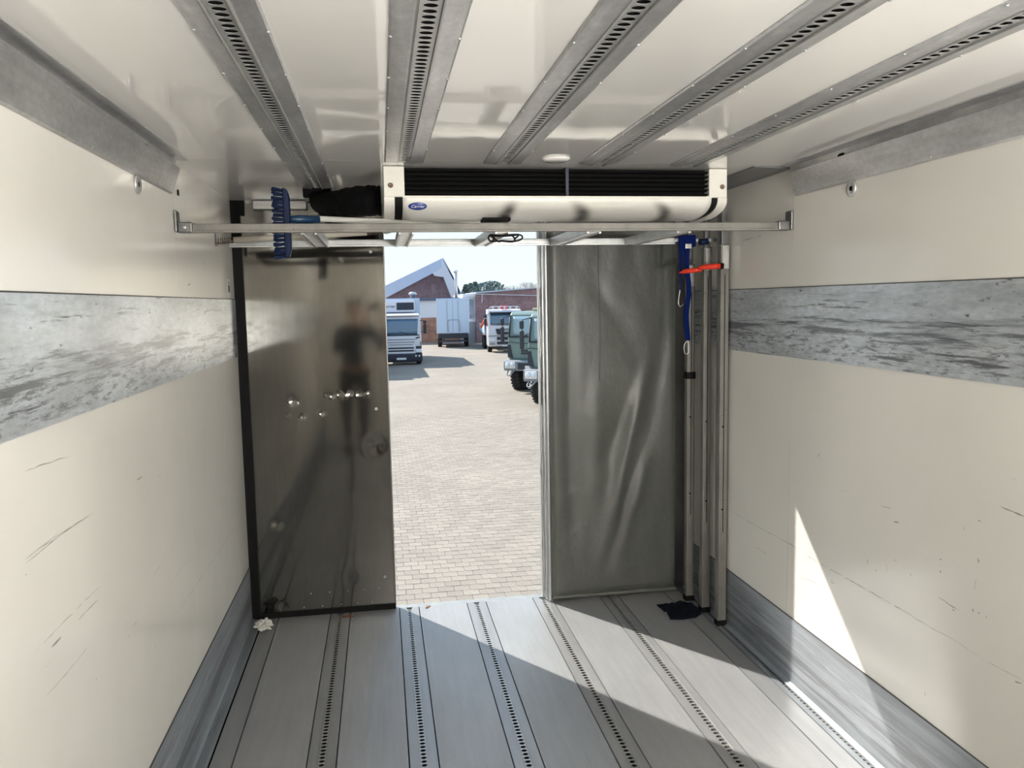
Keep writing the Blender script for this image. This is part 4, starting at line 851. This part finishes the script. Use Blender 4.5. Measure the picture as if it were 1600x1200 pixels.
P = [(-1.417, 4.252), (3.781, 6.87), (3.982, 6.591), (4.957, 6.439), (5.737, 4.127)]
MB().prism([(P[0][0], 0)]+[(P[0][0]-2, 0)][:0]+P[:5]+[(P[4][0], 0)], 1, 0.0, 0.3).build('brick_gable', BRICKD, gb)
P = [(4.74, 8.406), (-1.308, 5.61), (-1.775, 5.821), (-1.83, 4.253), (-1.422, 4.246), (3.729, 6.841), (4.714, 7.446)]
MB().prism(P, 1, -0.9, 12).build('roof_slope', CLAD, gb)
P = [(4.74, 8.406), (4.714, 7.446), (3.729, 6.841), (3.928, 6.563), (4.893, 6.413), (5.671, 4.261), (6.225, 4.112), (6.195, 5.636)]
MB().prism(P, 1, -0.9, 12).build('roof_slope', CLAD2, gb)
P = [(4.957, 8.56), (6.458, 5.702), (6.786, 4.41), (7.002, 4.406)]
MB().prism(P, 1, 0, 10).build('roof_end', CLAD, gb)
# low flat building in front
lbd = empty('low_workshop', (2.0, 74, GZ), 'low white workshop with dark fascia and an orange brick base', 'building')
A = [(-3.926, 3.96), (5.509, 3.79)]; zt = A[0][1]
x0, x1 = A[0][0]-6, A[1][0]-0.3
MB().box(x0, x1, 0.0, 8, 2.3, zt-0.1).build('upper_wall', RENDER_, lbd)
MB().box(x0, x1, -0.05, 8, 0, 2.3).build('brick_base', BRICKO, lbd)
MB().box(x0-0.2, x1+0.02, -0.3, 8, zt-0.1, zt+0.12).build('fascia', FASCIA, lbd, bevel=0.03)
vx, vz = (3.070, 2.458); vt = MB().lathe([(0.24, 0), (0.24, 0.35), (0.40, 0.38), (0.38, 0.5), (0.25, 0.62), (0.03, 0.66)], (vx-2.0, 2, zt+0.1), 2, 18).build('roof_vent', FLUE, lbd, True)
fx, fz0 = (7.010, 2.134); ft = (7.072, 4.539)[1]
fl_ = MB().tube([(fx-2.0, 0.4, zt), (fx-2.0, 0.4, ft-GZ)], 0.15, 12).build('flue', FLUE, lbd, True)
MB().lathe([(0.15, 0), (0.26, 0.05), (0.26, 0.12), (0.05, 0.2)], (fx-2.0, 0.4, ft-GZ), 2, 14).build('flue_cap', FLUE, fl_, True)
# right brick building
rb = empty('brick_workshop', (9.0, 71, GZ), 'long red brick workshop behind the crane truck', 'building')

P = [(-0.578, 4.44), (5.06, 4.806), (14.666, 5.009)]
MB().prism([(P[0][0], 0), (P[0][0], P[0][1]), (P[1][0], P[1][1]), (P[2][0], P[2][1]), (P[2][0], 0)], 1, 0, 9).build('brick_wall', BRICKR, rb)
Q = [(-0.576, 4.525), (5.062, 4.892), (14.666, 5.126), (14.666, 5.009), (5.06, 4.789), (-0.579, 4.412)]
MB().prism(Q, 1, -0.15, 9).build('coping', CLAD2, rb)
q = [(-0.58, 4.355), (5.05, 4.118)]; MB().tube([(q[0][0], -0.1, q[0][1]), (q[1][0], -0.1, q[1][1])], 0.04, 6).build('pipe', RENDER_, rb)
q = [(-0.007, 4.318), (-0.023, 3.58)]; MB().tube([(q[0][0], -0.1, q[0][1]), (q[1][0], -0.1, q[1][1])], 0.04, 6).build('pipe', RENDER_, rb)
wc = [(-1.72, 4.236), (-0.578, 4.44)]
wb = MB().box(wc[0][0], wc[1][0]-0.01, 0.3, 9, 0, wc[0][1]-0.1).build('white_wall', RENDER_, rb)
MB().box(wc[0][0]-0.0, wc[1][0]-0.02, 0.05, 9, wc[0][1]-0.1, wc[0][1]+0.15).build('eaves', RENDER_, rb)
wx = (8.049, 1.299)[0]-9.0
MB().box(wx-0.18, wx+0.18, 0.22, 0.32, 2.2, 3.9).build('window', TGLASS, rb); MB().box(wx-0.6, wx+0.35, 0.22, 0.30, 0, 1.9).build('side_door', TGREY, rb)
# ---- trees behind
def crown(mb, cx, cy, cz, r, h, n, cone=False, s0=0.28):
    for i in range(n):
        a = random.uniform(0, 2*PI); v = random.random(); 
        if cone: z = v*h; rr = r*(1-v)*random.uniform(0.5, 1.05)+0.1
        else: z = h*v; rr = r*math.sqrt(max(0.02, 1-(2*v-1)**2))*random.uniform(0.6, 1.05)
        p = Vector((cx+rr*math.cos(a), cy+rr*math.sin(a), cz+z)); s = s0*random.uniform(0.7, 1.5)
        q = Vector((random.uniform(-1, 1), random.uniform(-1, 1), random.uniform(-1, 1))).normalized(); t_ = q.orthogonal().normalized()
        b_ = q.cross(t_); mb.add([p+t_*s, p+b_*s*0.6, p-t_*s, p-b_*s*0.6], [(0, 1, 2, 3)])
TR = [(11.96, 112.0, 6.02, 2.6, True), (13.44, 119.5, 6.36, 2.2, True), (15.0, 127.0, 6.82, 2.6, True), (16.97, 134.5, 6.68, 3.4, False), (18.84, 142.0, 7.06, 3.2, False), (20.81, 149.5, 7.47, 3.0, False)]
for i, (X, Y, h, r, cone) in enumerate(TR):
    t = empty('tree', (X, Y, GZ), ['dark pointed conifer nearest the white workshop corner', 'slim dark conifer second from the workshop corner', 'taller dark conifer in the middle of the far trees', 'bushy dark tree just right of the conifers', 'bushy dark tree second from the right of the row', 'rounded dark tree at the right end of the far row'][i], 'tree', 'dark trees beyond the workshops')
    mb = MB(); crown(mb, 0, 0, h*0.25, r, h*0.75, 900, cone); mb.build('crown', LEAFM, t)
    MB().tube([(0, 0, 0), (0.1, 0, h*0.8)], [0.25, 0.08], 8).build('trunk', BARK, t, True)
for i, (X, Y, h, lab) in enumerate(((23.13, 140, 6.95, 'bare pale tree above the left half of the red brick roof'), (29.49, 158, 8.09, 'larger bare pale tree beside the curtain edge'))):
    t = empty('bare_tree', (X, Y, GZ), lab, 'tree', 'bare trees beyond the red brick workshop'); mb = MB()
    MB().tube([(0, 0, 0), (0.1, 0, h*0.5)], [0.22, 0.12], 8).build('trunk', TWIG, t, True)
    def br_(p, d, L, r, k):
        q = p+d*L; mb.tube([p, q], [r, r*0.6], 4, False)
        if k:
            for _ in range(4): br_(q if _ < 3 else p+d*L*0.6, (d+Vector((random.uniform(-.7, .7), random.uniform(-.7, .7), random.uniform(-.1, .5)))).normalized(), L*0.68, r*0.6, k-1)
    for a in range(4): br_(Vector((0.1, 0, h*0.45)), Vector((math.cos(a*1.6)*.6, math.sin(a*1.6)*.6, 1)).normalized(), h*0.2, 0.05, 4)
    mb.build('branches', TWIG, t)

# ------------------------------------------------------------------ the photographer, seen only as a reflection in the steel leaf
SKINM = mat('skin', (0.50, 0.30, 0.22), 0.5); SHIRT = mat('dark_blue_shirt', (0.045, 0.06, 0.085), 0.8, bump=(40, 0.3, (1, 1, 1), 0.004)); JEANS = mat('dark_trousers', (0.03, 0.035, 0.05), 0.85)
HAIRM = mat('short_dark_hair', (0.03, 0.022, 0.018), 0.7); SHOE = mat('black_shoes', (0.01, 0.01, 0.01), 0.6)
pr = empty('person', (-0.24, -0.42, 0.0), 'person in a dark shirt holding a phone, mirrored in the steel door leaf', 'person')
def with_skin_layer(name, verts, edges, m, parent, root=0, sub=2):
    me = bpy.data.meshes.new(name); bm = bmesh.new(); ly = bm.verts.layers.skin.verify(); bv = []
    for i, v in enumerate(verts):
        x = bm.verts.new(v[:3]); x[ly].radius = (v[3], v[4] if len(v) > 4 else v[3]); x[ly].use_root = (i == root); bv.append(x)
    for a, b in edges: bm.edges.new((bv[a], bv[b]))
    bm.to_mesh(me); bm.free(); me.materials.append(m)
    o = bpy.data.objects.new(name, me); col.objects.link(o); o.parent = parent
    sk = o.modifiers.new('skin', 'SKIN'); sk.use_smooth_shade = True
    sb = o.modifiers.new('sub', 'SUBSURF'); sb.levels = sub; sb.render_levels = sub
    return o
JB = [(0, 0, .96, .13, .10), (0, 0, 1.12, .125, .095), (0, -.01, 1.32, .15, .10), (0, -.01, 1.46, .11, .08), (0, 0, 1.54, .052), (0, .02, 1.60, .055), (0, .03, 1.68, .078, .092), (0, .02, 1.755, .068, .08),
      (-.10, 0, .90, .085), (-.11, .01, .50, .055), (-.11, -.01, .10, .038), (-.12, .09, .045, .035), (.10, 0, .90, .085), (.11, .01, .50, .055), (.11, -.01, .10, .038), (.12, .09, .045, .035),
      (-.19, -.01, 1.43, .055), (-.23, .06, 1.20, .042), (.10, .30, 1.50, .034), (.145, .36, 1.62, .024), (.21, -.01, 1.43, .055), (.33, .07, 1.20, .042), (.33, .29, 1.46, .034), (.325, .36, 1.62, .024)]
JE = [(0, 1), (1, 2), (2, 3), (3, 4), (4, 5), (5, 6), (6, 7), (0, 8), (8, 9), (9, 10), (10, 11), (0, 12), (12, 13), (13, 14), (14, 15), (3, 16), (16, 17), (17, 18), (18, 19), (3, 20), (20, 21), (21, 22), (22, 23)]
with_skin_layer('body', JB, JE, SKINM, pr)
G = lambda idx, k: [(JB[i][0], JB[i][1], JB[i][2], JB[i][3]*k+.006, (JB[i][4] if len(JB[i]) > 4 else JB[i][3])*k+.006) for i in idx]
with_skin_layer('shirt', G([0, 1, 2, 3, 16, 17, 18, 20, 21, 22], 1.10), [(0, 1), (1, 2), (2, 3), (3, 4), (4, 5), (5, 6), (3, 7), (7, 8), (8, 9)], SHIRT, pr)
with_skin_layer('trousers', G([0, 8, 9, 10, 12, 13, 14], 1.12), [(0, 1), (1, 2), (2, 3), (0, 4), (4, 5), (5, 6)], JEANS, pr)
with_skin_layer('hair', [(0, -.02, 1.70, .075, .080), (0, .005, 1.765, .078, .088), (0, -.03, 1.65, .06, .05)], [(0, 1), (0, 2)], HAIRM, pr)
MB().prism([(0.105, 1.685), (0.138, 1.655), (0.105, 1.648)], 0, -0.012, 0.012).build('nose', SKINM, pr, bevel=0.004)
for s_ in (-1, 1):
    MB().lathe([(0.012, -0.004), (0.012, 0.004), (0.004, 0.008)], (s_*0.030, 0.112, 1.69), 1, 10).build('eye', INK, pr)
    MB().box(s_*0.082-0.008, s_*0.082+0.008, 0.0, 0.035, 1.65, 1.71).build('ear', SKINM, pr, bevel=0.006)
    MB().prism([(-.06, 0.0), (.17, 0.0), (.18, .03), (.10, .075), (-.04, .10), (-.06, .06)], 0, s_*.115-.047, s_*.115+.047).build('shoe', SHOE, pr, bevel=0.02)
    hx = 0.145 if s_ < 0 else 0.325
    # hand closed on the side of the phone: palm, four fingers round the back, thumb on the near face
    hv = [(hx, .36, 1.62, .018, .013), (hx-s_*.004, .375, 1.665, .034, .014)]; he = [(0, 1)]
    for f in range(4):
        b = len(hv); z = 1.735-f*0.022; ln = (0.9, 1.0, 0.95, 0.8)[f]
        hv += [(hx+s_*.006, .392, z-0.01, .009), (hx-s_*.008*ln, .408, z, .0085), (hx-s_*.032*ln, .410, z+.003, .007)]; he += [(1, b), (b, b+1), (b+1, b+2)]
    b = len(hv); hv += [(hx-s_*.012, .365, 1.69, .010), (hx-s_*.030, .372, 1.715, .009), (hx-s_*.046, .378, 1.728, .007)]; he += [(1, b), (b, b+1), (b+1, b+2)]
    with_skin_layer('hand', hv, he, SKINM, pr, 0, 1)
ph = tag(MB().box(-0.075, 0.075, -0.026, -0.018, 1.665, 1.737).build('phone', INK, None, bevel=0.003), 'black phone held up by the person mirrored in the steel leaf', 'phone')
